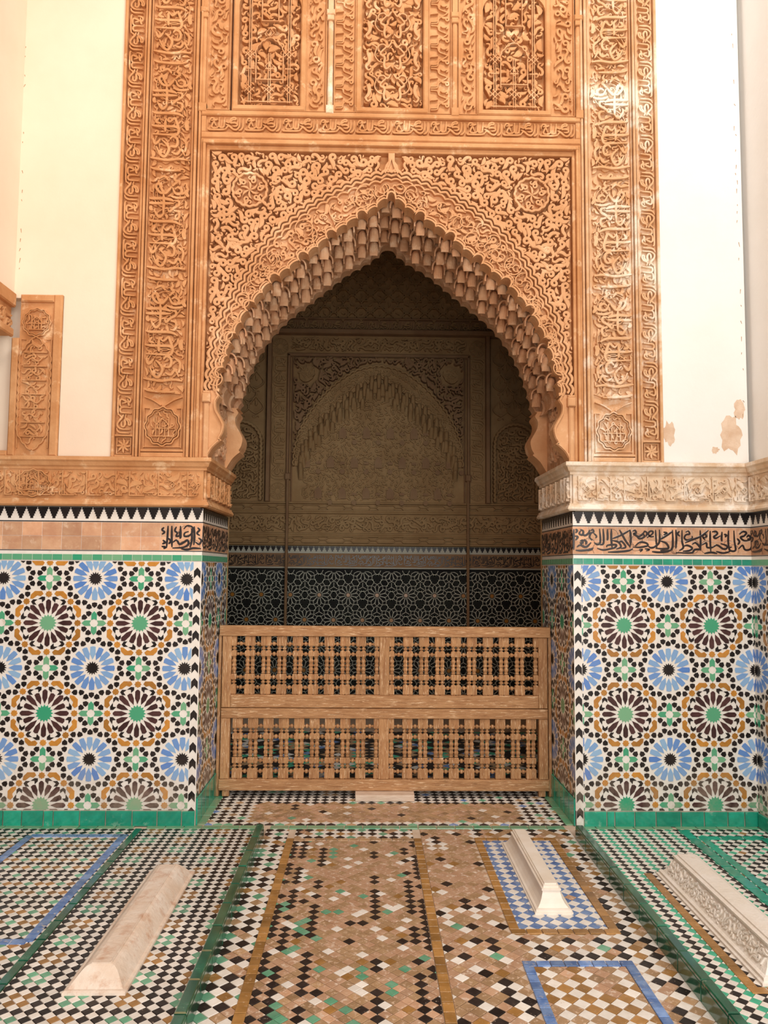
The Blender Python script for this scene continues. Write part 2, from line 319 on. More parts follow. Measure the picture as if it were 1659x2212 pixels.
# cracked plaster seams down both corners
def seam(u0, v0, u1, v1, mt):
    a, b = np.array(W(u0, v0)), np.array(W(u1, v1)); m_ = MB(); k = 26
    for i in range(k):
        if rng.random() < .5: continue
        t = i/k; p = a+(b-a)*t; L = rng.uniform(.008, .03)
        ribbon(m_, FW, [(p[0]+rng.uniform(-.004, .004), p[1]), (p[0]+rng.uniform(-.006, .006), p[1]-L)], [.004, .002], 0, .0015)
    m_.build('corner_crack', mt, wf)
seam(57, 60, 42, 600, DSTUW); seam(1580, 40, 1606, 930, DSTUW); seam(1581, 30, 1607, 900, DSTUW)
# chamber behind the arch
CW = 3.1
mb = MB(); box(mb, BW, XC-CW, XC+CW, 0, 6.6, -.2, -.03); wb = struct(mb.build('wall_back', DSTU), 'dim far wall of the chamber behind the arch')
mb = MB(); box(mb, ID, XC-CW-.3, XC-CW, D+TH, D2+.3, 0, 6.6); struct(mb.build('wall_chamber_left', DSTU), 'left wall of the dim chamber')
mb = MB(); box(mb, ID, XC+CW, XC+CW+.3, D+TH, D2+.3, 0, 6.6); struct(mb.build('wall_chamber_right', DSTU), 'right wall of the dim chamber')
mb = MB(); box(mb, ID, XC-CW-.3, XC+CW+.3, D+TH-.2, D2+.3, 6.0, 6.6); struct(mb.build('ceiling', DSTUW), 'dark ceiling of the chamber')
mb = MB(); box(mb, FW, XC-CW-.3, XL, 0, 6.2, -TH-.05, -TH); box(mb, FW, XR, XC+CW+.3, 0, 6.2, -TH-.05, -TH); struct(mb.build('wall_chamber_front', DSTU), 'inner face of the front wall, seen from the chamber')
# ================================================================== floor: coloured diamonds set corner to corner
def tile_mesh(name, d, gap=0.93):
    m_ = MB(); h = d/2*gap; prism(m_, FL, [(h, 0), (0, h), (-h, 0), (0, -h)], -.002, .004, 0, .0014); return m_.mesh(name, [F_WHT])
FT = [F_BLK, F_WHT, F_GRN, F_AMB, F_TER, F_OLV, F_BLU, F_TEAL]
KB, KW, KG, KA, KT, KO, KU, KS = range(8)
# visible part of the floor, as a screen test used only to choose which tiles are worth single objects
def seen(x, y, z=0.0):
    d = np.array([x, y, z])-EYE; c = AX @ d
    if c[2] < .3: return None
    return (CX+FPX*c[0]/c[2], CY-FPX*c[1]/c[2])
def floor_zone(label, x0, x1, y0, y1, fills, keep=300):
    m_ = MB(); box(m_, FL, x0, x1, y0, y1, -.06, 0.0); zone = struct(m_.build('floor', F_GROUT), label)
    cand, rest = [], MB()
    for (fx0, fx1, fy0, fy1, d, fn, holes) in fills:
        me = tile_mesh('tile', d)
        ni, nj = int((fx1-fx0)/d)+2, int((fy1-fy0)/d)+2
        for i in range(-1, ni):
            for j in range(-1, nj):
                for o in (0, 1):
                    cx, cy = fx0+(i+.5*o+.25)*d, fy1-(j+.5*o+.25)*d
                    if cx < fx0-d/2 or cx > fx1+d/2 or cy < fy0-d/2 or cy > fy1+d/2: continue
                    if any(a-d*.15 < cx < b+d*.15 and c-d*.15 < cy < e+d*.15 for a, b, c, e in holes): continue
                    s = seen(cx, cy)
                    if s is None or not (-160 < s[0] < 1820 and s[1] < 2650): continue
                    k = fn(i, j, o, cx, cy)
                    h = d/2*.93; P = [(cx+h, cy), (cx, cy+h), (cx-h, cy), (cx, cy-h)]
                    inside = all(fx0 <= p[0] <= fx1 and fy0 <= p[1] <= fy1 for p in P) and not any(a < p[0] < b and c < p[1] < e for p in P for a, b, c, e in holes)
                    if inside and 0 < s[0] < 1659 and s[1] < 2212: cand.append((d*d/cy**3, cx, cy, k, me))
                    else:
                        q = clip(P, fx0, fx1, fy0, fy1)
                        if q is not None: prism(rest, FL, q, -.002, .004, k, .0012)
    cand.sort(key=lambda t: -t[0])
    for n, (a, cx, cy, k, me) in enumerate(cand):
        if n < keep: inst('floor_tile', me, (cx, cy, 0), zone, FT[k])
        else:
            v = np.array([q.co[:] for q in me.vertices])+np.array([cx, cy, 0])
            rest.add(v, [tuple(p.vertices) for p in me.polygons], k)
    rest.build('small_floor_tiles', FT, zone, kind='stuff')
    return zone
def border(zone, x0, y0, x1, y1, wd_, mt, step=.06, z=.0065, name='border_tile'):
    # a straight run of oblong tiles, centre line from (x0, y0) to (x1, y1)
    a, b = np.array([x0, y0]), np.array([x1, y1]); L = np.hypot(*(b-a)); n = max(1, round(L/step)); e = (b-a)/L; st = L/n
    nr = np.array([-e[1], e[0]])*wd_/2; h = e*st*.475; m_ = MB()
    prism(m_, FL, [h+nr, -h+nr, -h-nr, h-nr], -.006, 0, 0, .0015); me = m_.mesh(name, [mt])
    for i in range(n):
        c = a+e*st*(i+.5); s = seen(c[0], c[1])
        if s is None or not (-100 < s[0] < 1760 and s[1] < 2500): continue
        inst(name, me, (c[0], c[1], z+.001*((i*7) % 3)/3), zone)
R1 = random.Random(11)
def pick(*pairs):
    t = R1.random()*sum(p for _, p in pairs)
    for k, p in pairs:
        t -= p
        if t <= 0: return k
    return pairs[-1][0]
def pat_left(i, j, o, x, y):
    if o: return KW
    if i % 4 in (1, 2) and j % 3 in (0, 1): return KG if (i//4+j//3) % 2 else KA
    return KB
def pat_far_left(i, j, o, x, y):
    if o: return KW
    k = (i*2+j) % 6
    return KB if k in (0, 2, 4) else (KG if k == 1 else (KA if (j//3) % 2 else KB))
def pat_strip(i, j, o, x, y):
    if o: return pick((KW, 6), (KT, 1))
    t = (i*3+j) % 7
    return pick((KB, 8), (KG, .6)) if t in (0, 1, 3, 5) else pick((KG, 2), (KA, 3), (KO, 3))
def worn(x, y):   # how far feet have rubbed the glaze away on the middle path
    return math.exp(-((x-.15)/.75)**2)*min(1.0, max(.25, (y-2.2)/1.6))
def pat_mid(i, j, o, x, y):
    w = worn(x, y)
    edge = min(abs(x+.36), abs(x-.24)) < .035 or abs(x+.20) < .03 or abs(x-.06) < .03
    if R1.random() < w*(.5 if edge and not o else .86): return pick((KT, 5), (KO, 4), (KW, .25))
    if o: return pick((KW, .8), (KT, 3), (KG, .6), (KO, 2))
    return KB if edge else pick((KO, 3), (KG, 1.6), (KA, 2), (KB, 1), (KW, .8))
def pat_right_mid(i, j, o, x, y):
    w = worn(x, y)*1.05 if x < .62 else .12
    if R1.random() < w*.8: return pick((KT, 4), (KO, 4))
    if o: return pick((KW, 4 if x < .7 else 7), (KT, 3 if x < .7 else .5))
    t = (i+2*j) % 5
    return KB if t in (0, 2) else (pick((KO, 3), (KA, 2)) if t in (1, 3) else pick((KG, 1), (KB, 1.5), (KO, 1)))
def pat_blue(i, j, o, x, y): return pick((KW, 9), (KT, .4)) if o else KU
def pat_amber(i, j, o, x, y): return pick((KW, 6), (KT, 1.3)) if o else pick((KA, 4), (KO, 2), (KT, .7))
def pat_right(i, j, o, x, y):
    if o: return KW
    return KB if i % 2 == 0 else KS
def pat_far_right(i, j, o, x, y):
    if o: return KW
    return KB if (i+j) % 3 == 0 else (KS if (i+j) % 3 == 1 else (KA if (i*5+j) % 9 == 0 else KB))
KX0, KX1, KX2, KX3 = -.605, -.565, 1.175, 1.215
YF = 4.545; YN = 1.2
z1 = floor_zone('chequered black and white tiled floor around the leftmost tombstone', -1.275, KX0, YN, YF, [(-1.275, KX0, 1.9, YF, .0475, pat_left, [(-1.03, -.875, 2.88, 3.85)])])
z2 = floor_zone('tiled floor with a blue border line at the far left', -3.3, -1.315, YN, YF, [(-2.6, -1.315, 2.6, YF, .05, pat_far_left, [])])
z3 = floor_zone('worn tiled floor between the two green kerbs', KX1, KX2, YN, YF,
    [(KX1, -.435, 1.9, YF, .0635, pat_strip, []), (-.395, .268, 1.9, 4.35, .0535, pat_mid, []), (-.395, .268, 4.39, YF, .06, pat_strip, []),
     (.312, KX2, 1.9, YF, .0625, pat_right_mid, [(.60, 1.06, 3.27, 4.40), (.595, 1.035, 1.9, 3.05)]),
     (.645, 1.02, 3.31, 4.36, .0625, pat_blue, [(.765, .885, 3.5, 4.24)]), (.64, .99, 1.9, 3.01, .066, pat_amber, [])])
z4 = floor_zone('green, black and white tiled floor around the carved tombstone on the right', KX3, 1.80, YN, YF, [(KX3, 1.80, 1.9, YF, .0475, pat_right, [(1.47, 1.64, 2.95, 3.84)])])
z5 = floor_zone('tiled floor inside the sea green border at the far right', 1.80, XRW, YN, YF, [(1.80, XRW, 2.6, YF, .05, pat_far_right, [])])
# flush border lines
for zz, xa, xb in ((z2, -2.6, -1.33), (z1, -1.26, -.62), (z3, -.55, 1.16), (z4, 1.23, 1.79), (z5, 1.81, 2.3)): border(zz, xa, 4.573, xb, 4.573, .05, GRN, .11)
m_ = MB(); box(m_, FL, -3.3, XRW, YF, D+.0, -.06, 0); box(m_, FL, -1.315, -1.275, YN, YF, -.06, 0); struct(m_.build('floor', F_GROUT), 'narrow green tiled strip of floor along the foot of the wall')
border(z1, -1.295, 1.9, -1.295, 4.545, .036, KRB, .17, .008)
border(z2, -1.345, 3.21, -1.345, 4.45, .042, F_BLU, .062); border(z2, -1.86, 4.43, -1.345, 4.43, .042, F_BLU, .062); border(z2, -1.86, 3.2, -1.86, 4.43, .042, F_BLU, .062); border(z2, -1.86, 3.21, -1.345, 3.21, .042, F_BLU, .062)
border(z2, -2.05, 3.3, -2.05, 4.36, .045, F_AMB, .07); border(z2, -2.5, 4.36, -2.05, 4.36, .045, F_AMB, .07)
border(z3, -.415, 1.9, -.415, 4.39, .04, F_AMB, .062); border(z3, .29, 1.9, .29, 4.39, .04, F_AMB, .062); border(z3, -.395, 4.37, .27, 4.37, .036, F_OLV, .062)
for a in ((.626, 3.31, .626, 4.36), (1.042, 3.31, 1.042, 4.36), (.606, 3.29, 1.062, 3.29), (.606, 4.38, 1.062, 4.38)): border(z3, *a, .04, F_AMB, .062)
for a in ((.622, 1.9, .622, 3.01), (1.01, 1.9, 1.01, 3.01), (.602, 3.03, 1.03, 3.03)): border(z3, *a, .038, F_BLU, .055)
for a in ((1.40, 2.86, 1.40, 3.9), (1.70, 2.86, 1.70, 3.95), (1.38, 2.84, 1.72, 2.84)): border(z4, *a, .04, F_AMB, .075)
border(z5, 1.835, 2.2, 1.835, 4.53, .055, TEAL, .14, .008); border(z5, 1.87, 4.40, 2.25, 4.40, .05, TEAL, .14); border(z5, 1.895, 3.2, 1.895, 4.40, .045, TEAL, .14); border(z5, 2.24, 3.2, 2.24, 4.40, .05, TEAL, .14)
# threshold inside the arch and the chamber floor
def pat_thr(i, j, o, x, y):
    if (abs(x-XC) < .82 and 4.68 < y < 5.02) and R1.random() < .93: return pick((KT, 3), (KO, 4))
    return KW if o else pick((KB, 8), (KO, 1.5), (KG, .6), (KU, .4))
z6 = floor_zone('worn tiled threshold under the arch', XL, XR, D, D+TH, [(XL+.05, XR-.05, D+.02, D+TH, .06, pat_thr, [])], 300)
border(z6, XL+.03, D+.02, XL+.03, D+TH, .05, GRN, .16); border(z6, XR-.03, D+.02, XR-.03, D+TH, .05, GRN, .16)
def pat_ch(i, j, o, x, y): return pick((KO, 2), (KW, 1), (KB, 2)) if o else pick((KB, 6), (KS, 2), (KU, 1))
z7 = floor_zone('dim tiled floor of the chamber', XC-CW, XC+CW, D+TH, D2, [(-1.6, 1.9, D+TH+.02, 7.2, .10, pat_ch, [])], 0)
m_ = MB(); box(m_, FL, -3.3, 3.0, -3.0, YN, -.06, 0); struct(m_.build('floor', F_GROUT), 'floor in the foreground below the picture')
# ================================================================== green kerbs
def kerb(x0, x1, y1, label, face):
    t = thing('green_kerb', label, 'kerb', 'glazed green kerbs on the floor'); st = .203; y = y1; n = 0
    core = MB(); box(core, FL, x0+.004, x1-.004, 1.7, y1-.004, 0, .07); core.build('mortar_core', GROUT, t)
    mt, mf = MB(), MB(); prism(mt, FL, [(-.5*(x1-x0), -st*.485), (.5*(x1-x0), -st*.485), (.5*(x1-x0), st*.485), (-.5*(x1-x0), st*.485)], 0, .012, 0, .004)
    prism(mf, Fr((0, 0, 0), (0, -face, 0), (0, 0, 1), (face, 0, 0)), [(-st*.485, 0), (st*.485, 0), (st*.485, .066), (-st*.485, .066)], 0, .008, 0, .002)
    mt, mf = mt.mesh('kerb_top_tile', [KRB]), mf.mesh('kerb_face_tile', [KRB])
    while y-st > 1.8:
        inst('kerb_top_tile', mt, ((x0+x1)/2, y-st/2, .068+.002*(n % 3)/2), t); inst('kerb_face_tile', mf, (x1-.006 if face > 0 else x0+.006, y-st/2, .002), t); y -= st; n += 1
kerb(KX0, KX1, 4.40, 'low dark green glazed kerb between the leftmost tombstone and the worn path', 1)
kerb(KX2, KX3, 4.39, 'low dark green glazed kerb between the two tombstones on the right', -1)
# ================================================================== zellige: sixteen-petalled rosettes on a square net
def zellige_cell():
    # pieces of one repeat, in half-repeats: blue rosette at (0,0), aubergine rosette at (1,1), green crosses at (1,0) and (0,1)
    out = []
    def ring(c, ro, ri, n, ph=0.0):
        return [(c[0]+(ro if k % 2 == 0 else ri)*math.cos(ph+PI*k/n), c[1]+(ro if k % 2 == 0 else ri)*math.sin(ph+PI*k/n)) for k in range(2*n)]
    def rot(P, a, c=(0, 0)): return [(c[0]+x*math.cos(a)-y*math.sin(a), c[1]+x*math.sin(a)+y*math.cos(a)) for x, y in P]
    out.append(('black_star', 'BLK', ring((0, 0), .155, .105, 16)))
    for k in range(16): out.append(('blue_petal', 'BLU', rot([(.19, 0), (.315, -.060), (.475, -.057), (.487, 0), (.475, .057), (.315, .060)], k*PI/8)))
    out.append(('green_star', 'GRN', ring((1, 1), .195, .145, 16)))
    for k in range(16):
        if k % 4 == 0: P = [(.205, 0), (.335, -.053), (.485, -.054), (.525, -.018), (.525, .018), (.485, .054), (.335, .053)]
        elif k % 4 == 2: P = [(.205, 0), (.345, -.054), (.505, -.056), (.558, 0), (.505, .056), (.345, .054)]
        else: P = [(.205, 0), (.335, -.054), (.455, -.054), (.475, 0), (.455, .054), (.335, .054)]
        out.append(('aubergine_petal', 'PUR', rot(P, k*PI/8, (1, 1))))
    for k in range(4):
        out.append(('amber_star', 'AMB', ring((1+.645*math.cos(k*PI/2), 1+.645*math.sin(k*PI/2)), .078, .060, 8)))
        out.append(('amber_star', 'AMB', ring((1+.676*math.cos(PI/4+k*PI/2), 1+.676*math.sin(PI/4+k*PI/2)), .078, .060, 8)))
    for c in ((1, 0), (0, 1)):
        for k in range(4): out.append(('green_petal', 'GRN', rot([(.092, 0), (.066, -.060), (.205, -.060), (.268, 0), (.205, .060), (.066, .060)], k*PI/2, c)))
    bone = [(.883, .35), (.845, .289), (.691, .288), (.61, .371), (.596, .461), (.656, .462), (.753, .386), (.825, .407)]
    ar1 = [(.921, .418), (.849, .412), (.766, .471), (.85, .474), (.859, .546), (.921, .482)]
    ar2 = [(.759, .479), (.663, .475), (.619, .529), (.663, .593), (.739, .596), (.691, .532)]
    dots = [((.635, .12), (.04, .07)), ((.785, .12), (-.045, .07)), ((.87, .215), (.055, .06)), ((.54, .218), (.072, .027)), ((.537, .36), (0, .07))]
    dots4 = [((.59, 0), (1, 0))]; dots4d = [((.41, .41), (1, 1))]
    def dot(c, d): return rot([(.070, 0), (.022, .055), (-.042, .056), (-.057, 0), (-.042, -.056), (.022, -.055)], math.atan2(d[1], d[0]), c)
    sym = [lambda x, y, a=a, f=f: ((lambda X, Y: (X*round(math.cos(a))-Y*round(math.sin(a)), X*round(math.sin(a))+Y*round(math.cos(a))))(*((y, x) if f else (x, y)))) for a in (0, PI/2, PI, -PI/2) for f in (0, 1)]
    for s in sym:
        out.append(('amber_bar', 'AMB', [s(*p) for p in bone])); out.append(('black_arrow', 'BLK', [s(*p) for p in ar1])); out.append(('black_arrow', 'BLK', [s(*p) for p in ar2]))
        for c, d in dots: out.append(('black_tile', 'BLK', [s(*p) for p in dot(c, d)]))
    for s in sym[::2]:
        for c, d in dots4+dots4d: out.append(('black_tile', 'BLK', [s(*p) for p in dot(c, d)]))
    return out
CELL = zellige_cell()
ZM = dict(BLK=BLK, BLU=BLU, GRN=GRN, PUR=PUR, AMB=AMB); ZI = {k: i for i, k in enumerate(ZM)}
def zellige(fr, x0, x1, y0, y1, ox, oy, hx, hy, parent, singles=True):
    # (ox, oy): centre of an aubergine rosette; hx, hy: half repeats
    bx, by = ox-hx, oy-hy; rest = MB(); cache = {}; count = {}
    i0, i1 = math.floor((x0-bx)/(2*hx))-1, math.ceil((x1-bx)/(2*hx))+1; j0, j1 = math.floor((y0-by)/(2*hy))-1, math.ceil((y1-by)/(2*hy))+1
    for i in range(i0, i1):
        for j in range(j0, j1):
            X, Y = bx+2*hx*i, by+2*hy*j
            for n, (nm, mk, P) in enumerate(CELL):
                A = np.array(P)*np.array([hx, hy])+np.array([X, Y])
                lo, hi = A.min(0), A.max(0)
                if hi[0] < x0 or lo[0] > x1 or hi[1] < y0 or lo[1] > y1: continue
                if lo[0] >= x0 and hi[0] <= x1 and lo[1] >= y0 and hi[1] <= y1:
                    if singles and count.get(nm, 0) < 300:
                        c = A.mean(0); count[nm] = count.get(nm, 0)+1
                        if n not in cache:
                            m_ = MB(); f0 = Fr((0, 0, 0), fr.M[0], fr.M[1], fr.M[2]); prism(m_, f0, A-c, -.002, .003, 0, .0010); cache[n] = m_.mesh(nm, [ZM[mk]])
                        inst(nm, cache[n], fr((c[0], c[1], 0)), parent)
                    else: prism(rest, fr, A, -.002, .003 if fr is FW else .0007, ZI[mk], .0010 if fr is FW else 0)
                else:
                    q = clip(A, x0, x1, y0, y1)
                    if q is not None and len(q) > 2: prism(rest, fr, q, -.002, .003 if fr is FW else .0007, ZI[mk], 0)
    if rest.n: rest.build('cut_tiles', list(ZM.values()), parent, kind='stuff')
ZD0, ZD1 = 0.092, 1.533                     # zellige field, bottom and top
def chevrons(fr, x0, x1, parent, per=.0925, z=.003):
    box_ = MB(); box(box_, fr, x0, x1, ZD0-.09 if x0 > 0 and fr is FW else ZD0, ZD1, -.02, .0005); box_.build('chevron_strip', WHT, parent)
    w = (x1-x0); m_ = MB(); h = per*.47; f0 = Fr((0, 0, 0), fr.M[0], fr.M[1], fr.M[2])
    prism(m_, f0, [(-w*.46, -h*.5), (0, h*.0), (w*.46, -h*.5), (w*.46, h*.5), (0, h), (-w*.46, h*.5)], -.002, z, 0, .0008); me = m_.mesh('chevron', [BLK])
    y = ZD1-.07
    while y > .06:
        inst('chevron', me, fr(((x0+x1)/2, y-h*.2, 0)), parent); y -= per
def ground(m_, fr, x0, x1, y0, y1):
    if fr is FW: box(m_, fr, x0, x1, y0, y1, -.055, 0)
    elif fr is LR: box(m_, fr, .056, TH, y0, y1, -.028, 0)
    elif fr is RR: box(m_, fr, 0, TH-.056, y0, y1, -.028, 0)
    else: box(m_, fr, x0, x1, y0, y1, -.028, 0)
def dado(label, fr, x0, x1, ox, oy, hx, hy, chev, singles):
    t = thing('zellige_dado', label, 'tile panel')
    m_ = MB(); ground(m_, fr, x0, x1, ZD0, ZD1); m_.build('white_ground', WHT, t)
    a, b = x0, x1
    if chev == 'R': b = x1-.046; chevrons(fr, b, x1-.004, t)
    if chev == 'L': a = x0+.046; chevrons(fr, x0+.004, a, t)
    zellige(fr, a+.002, b-.002, ZD0+.002, ZD1-.004, ox, oy, hx, hy, t, singles)
    return t
bl, bl2 = np.array(W(302.3, 1346.7)), np.array(W(103.4, 1346.7)); bl3 = np.array(W(291.7, 1541.5))
hxl, hyl = (bl[0]-bl2[0])/2, (bl[1]-bl3[1])/2
br, br2, br3 = np.array(W(1348, 1350.8)), np.array(W(1536.5, 1352)), np.array(W(1354, 1543))
hxr, hyr = (br2[0]-br[0])/2, (br[1]-br3[1])/2
dado('colourful zellige rosette dado on the wall left of the arch', FW, -2.75, XL, bl[0], bl[1], hxl, hyl, 'R', True)
dado('colourful zellige rosette dado on the wall right of the arch', FW, XR, XRW, br[0], br[1], hxr, hyr, 'L', True)
dado('zellige rosette dado on the left jamb of the arch', LR, 0.0, TH, .28, bl[1], hxl, hyl, '', False)
dado('zellige rosette dado on the right jamb of the arch', RR, 0.0, TH, TH-.28, br[1], hxr, hyr, '', False)
dado('zellige rosette dado on the right side wall, at the edge of the picture', RWF, 0.0, 1.2, .30, br[1], hxr, hyr, '', False)
# green skirting tiles
def skirting(name, fr, cuts, label, h=ZD0, dep=.012):
    m_ = MB(); ground(m_, fr, cuts[0], cuts[-1], 0, h-.001); b = struct(m_.build(name, GROUT), label)
    for a, c in zip(cuts[:-1], cuts[1:]):
        k = MB(); f0 = Fr((0, 0, 0), fr.M[0], fr.M[1], fr.M[2]); w2, j = (c-a)/2, .0025
        P = [(-w2+j+rng.uniform(0, .002), .004), (w2-j-rng.uniform(0, .002), .004), (w2-j, h-.003), (-w2+j, h-.003-rng.uniform(0, .002))]
        prism(k, f0, P, 0, dep, 0, .003); inst('skirting_tile', k.mesh('skirting_tile', [TEAL]), fr(((a+c)/2, 0, .002)), b)
    return b
lc = [-2.75, -2.55, -2.36, W(0, 1767)[0]+.02]+[W(u, 1767)[0] for u in (48, 95, 116, 173, 229, 286, 340, 393)]+[XL]
skirting('baseboard_left', FW, lc, 'sea green glazed skirting tiles left of the arch')
skirting('baseboard_right', FW, [XR+.046]+[W(u, 1767)[0] for u in (1310, 1327, 1370, 1416, 1470, 1520, 1571, 1607)]+[XRW], 'sea green glazed skirting tiles right of the arch')
skirting('baseboard_jamb_left', LR, list(np.linspace(0, TH, 8)), 'dark green skirting tiles on the left jamb', .16, .008)
skirting('baseboard_jamb_right', RR, list(np.linspace(0, TH, 8)), 'dark green skirting tiles on the right jamb', .16, .008)
skirting('baseboard_side', RWF, list(np.linspace(0.02, 1.2, 7)), 'green skirting tiles on the right side wall')
# ------------------------------------------------------------------ frieze above: green strip, inscription tiles, stepped merlons
Z_G0, Z_G1, Z_T0, Z_T1, Z_M0, Z_M1 = 1.535, 1.572, 1.596, 1.762, 1.770, 1.852
def strokes(mb, fr, S_, fx, fy, w, z0, z1, m=0, bev=.25, taper=True, k=4):
    for s in S_:
        wk = 1.0
        if isinstance(s, tuple) and len(s) == 2 and np.isscalar(s[1]): s, wk = s
        P = cr(s, k); n = len(P)
        ww = np.full(n, w*wk)
        if taper:
            t = np.linspace(0, 1, n); ww *= np.clip(.45+1.6*np.sin(PI*np.clip(t, .02, .98))**.7*.55, .3, 1.15)
        ribbon(mb, fr, np.c_[fx(P), fy(P)], ww, z0, z1, m, bev)
CAL = [   # brush strokes of the painted inscription on the right, x 40..1540, y 215..450 (down)
 [(47, 225), (45, 320), (44, 420)], [(60, 225), (75, 240), (60, 262)], [(55, 290), (80, 300), (60, 330)], [(100, 228), (125, 245), (118, 280), (92, 268), (104, 240)], [(118, 262), (138, 285), (170, 262), (180, 230)],
 [(188, 240), (205, 228), (212, 250), (190, 262), (178, 300), (200, 330)], ([(212, 262), (236, 290), (228, 310)], .8), [(98, 340), (120, 330), (112, 360), (95, 350)], [(70, 395), (100, 375), (130, 392), (160, 385), (190, 350)], [(130, 320), (150, 345), (145, 370)],
 [(262, 220), (268, 300), (265, 355), (240, 368), (215, 350)], [(292, 220), (296, 300), (292, 360), (262, 372)], [(328, 222), (330, 300), (326, 330)], [(362, 222), (360, 310), (366, 400)], [(430, 228), (455, 280), (485, 340), (520, 392)], [(520, 228), (470, 262), (420, 290), (370, 312)], [(518, 225), (524, 300), (520, 380)],
 [(60, 425), (110, 428), (170, 418), (210, 400)], ([(170, 408), (200, 415), (160, 432)], .7), [(240, 405), (290, 420), (350, 408), (390, 395), (400, 370), (330, 375), (320, 395)], [(370, 330), (420, 345), (440, 390), (400, 410)], [(420, 345), (450, 340), (480, 390), (440, 405)],
 [(540, 240), (560, 232), (570, 255), (550, 265), (590, 290), (630, 260), (640, 235)], [(625, 262), (640, 290), (600, 310), (575, 292)], [(560, 380), (600, 345), (650, 350), (665, 375), (600, 392), (540, 390)], [(660, 300), (700, 270), (712, 245), (690, 238), (672, 262), (690, 290), (720, 288)], ([(640, 235), (660, 255), (652, 290)], .8),
 [(733, 225), (736, 300), (742, 400)], [(766, 222), (768, 290), (760, 350), (720, 388), (690, 395), (670, 380)], [(880, 235), (830, 275), (765, 320)], [(800, 245), (830, 258), (800, 272)], [(770, 330), (820, 350), (840, 395), (800, 405), (730, 400)],
 [(876, 225), (878, 320), (870, 400), (830, 425), (770, 420)], [(905, 222), (908, 300), (902, 400)], [(935, 235), (920, 262), (938, 285)], [(957, 225), (955, 330), (965, 390), (930, 420)], [(985, 245), (1010, 235), (1020, 262), (990, 270), (975, 300), (1000, 320), (1040, 300), (1040, 280)], [(1180, 225), (1110, 285), (1030, 320), (980, 345)], [(1110, 225), (1112, 320), (1108, 420)],
 [(960, 380), (1000, 370), (1040, 395), (1010, 420), (960, 425)], [(1040, 360), (1070, 345), (1110, 400), (1060, 410), (1030, 440), (900, 440)], [(1130, 300), (1160, 285), (1150, 262), (1130, 285), (1150, 320)], [(1120, 365), (1160, 345), (1165, 385), (1200, 390), (1240, 370)], [(1195, 230), (1193, 330), (1196, 430)], [(1210, 240), (1240, 235), (1255, 255), (1225, 285), (1240, 300), (1280, 275)],
 [(1295, 238), (1290, 300), (1292, 330)], [(1310, 262), (1330, 270), (1318, 290)], [(1350, 225), (1345, 330), (1352, 420)], [(1395, 225), (1398, 330), (1405, 410), (1370, 420), (1350, 395), (1375, 380)], [(1215, 385), (1250, 365), (1300, 400), (1330, 395), (1330, 370), (1280, 350)], [(1240, 425), (1300, 440), (1360, 425)],
 [(1430, 400), (1465, 365), (1480, 400), (1500, 410), (1530, 400), (1540, 370)], [(1440, 262), (1470, 235), (1500, 245), (1480, 275), (1450, 290), (1480, 320), (1530, 315)], [(1500, 290), (1520, 270), (1535, 300), (1505, 305)], [(1420, 300), (1440, 330), (1425, 360)], [(1140, 445), (1200, 435), (1250, 445)], [(700, 432), (760, 438), (840, 432)], [(330, 440), (420, 436), (500, 425), (540, 405)], ([(590, 420), (620, 412), (600, 436)], .8), ([(640, 405), (680, 412), (650, 425)], .8)]
CALL = [   # the short painted run left of the arch, x 0..430, y 0..330 (down)
 [(40, 40), (20, 70), (45, 100), (20, 130)], [(80, 20), (76, 160), (70, 300)], [(118, 20), (120, 170), (125, 290)], [(165, 30), (150, 80), (175, 110), (160, 150)], ([(190, 90), (200, 140), (165, 150), (175, 110)], .9), [(205, 20), (210, 150), (200, 180)], [(240, 60), (270, 20), (320, 30), (335, 80), (300, 140), (250, 150), (250, 110), (290, 90)], [(320, 50), (325, 180), (310, 290)], [(345, 25), (350, 160), (345, 260)], [(380, 40), (400, 70), (375, 110), (405, 140)], [(80, 170), (110, 210), (90, 250)], [(130, 230), (170, 200), (200, 250), (240, 230), (280, 200), (290, 250), (240, 290), (130, 300)], [(390, 170), (420, 200), (400, 250), (360, 220)], [(30, 200), (55, 230), (25, 250)], [(20, 280), (60, 290), (40, 310)], [(220, 310), (280, 318), (340, 300), (420, 305)]]
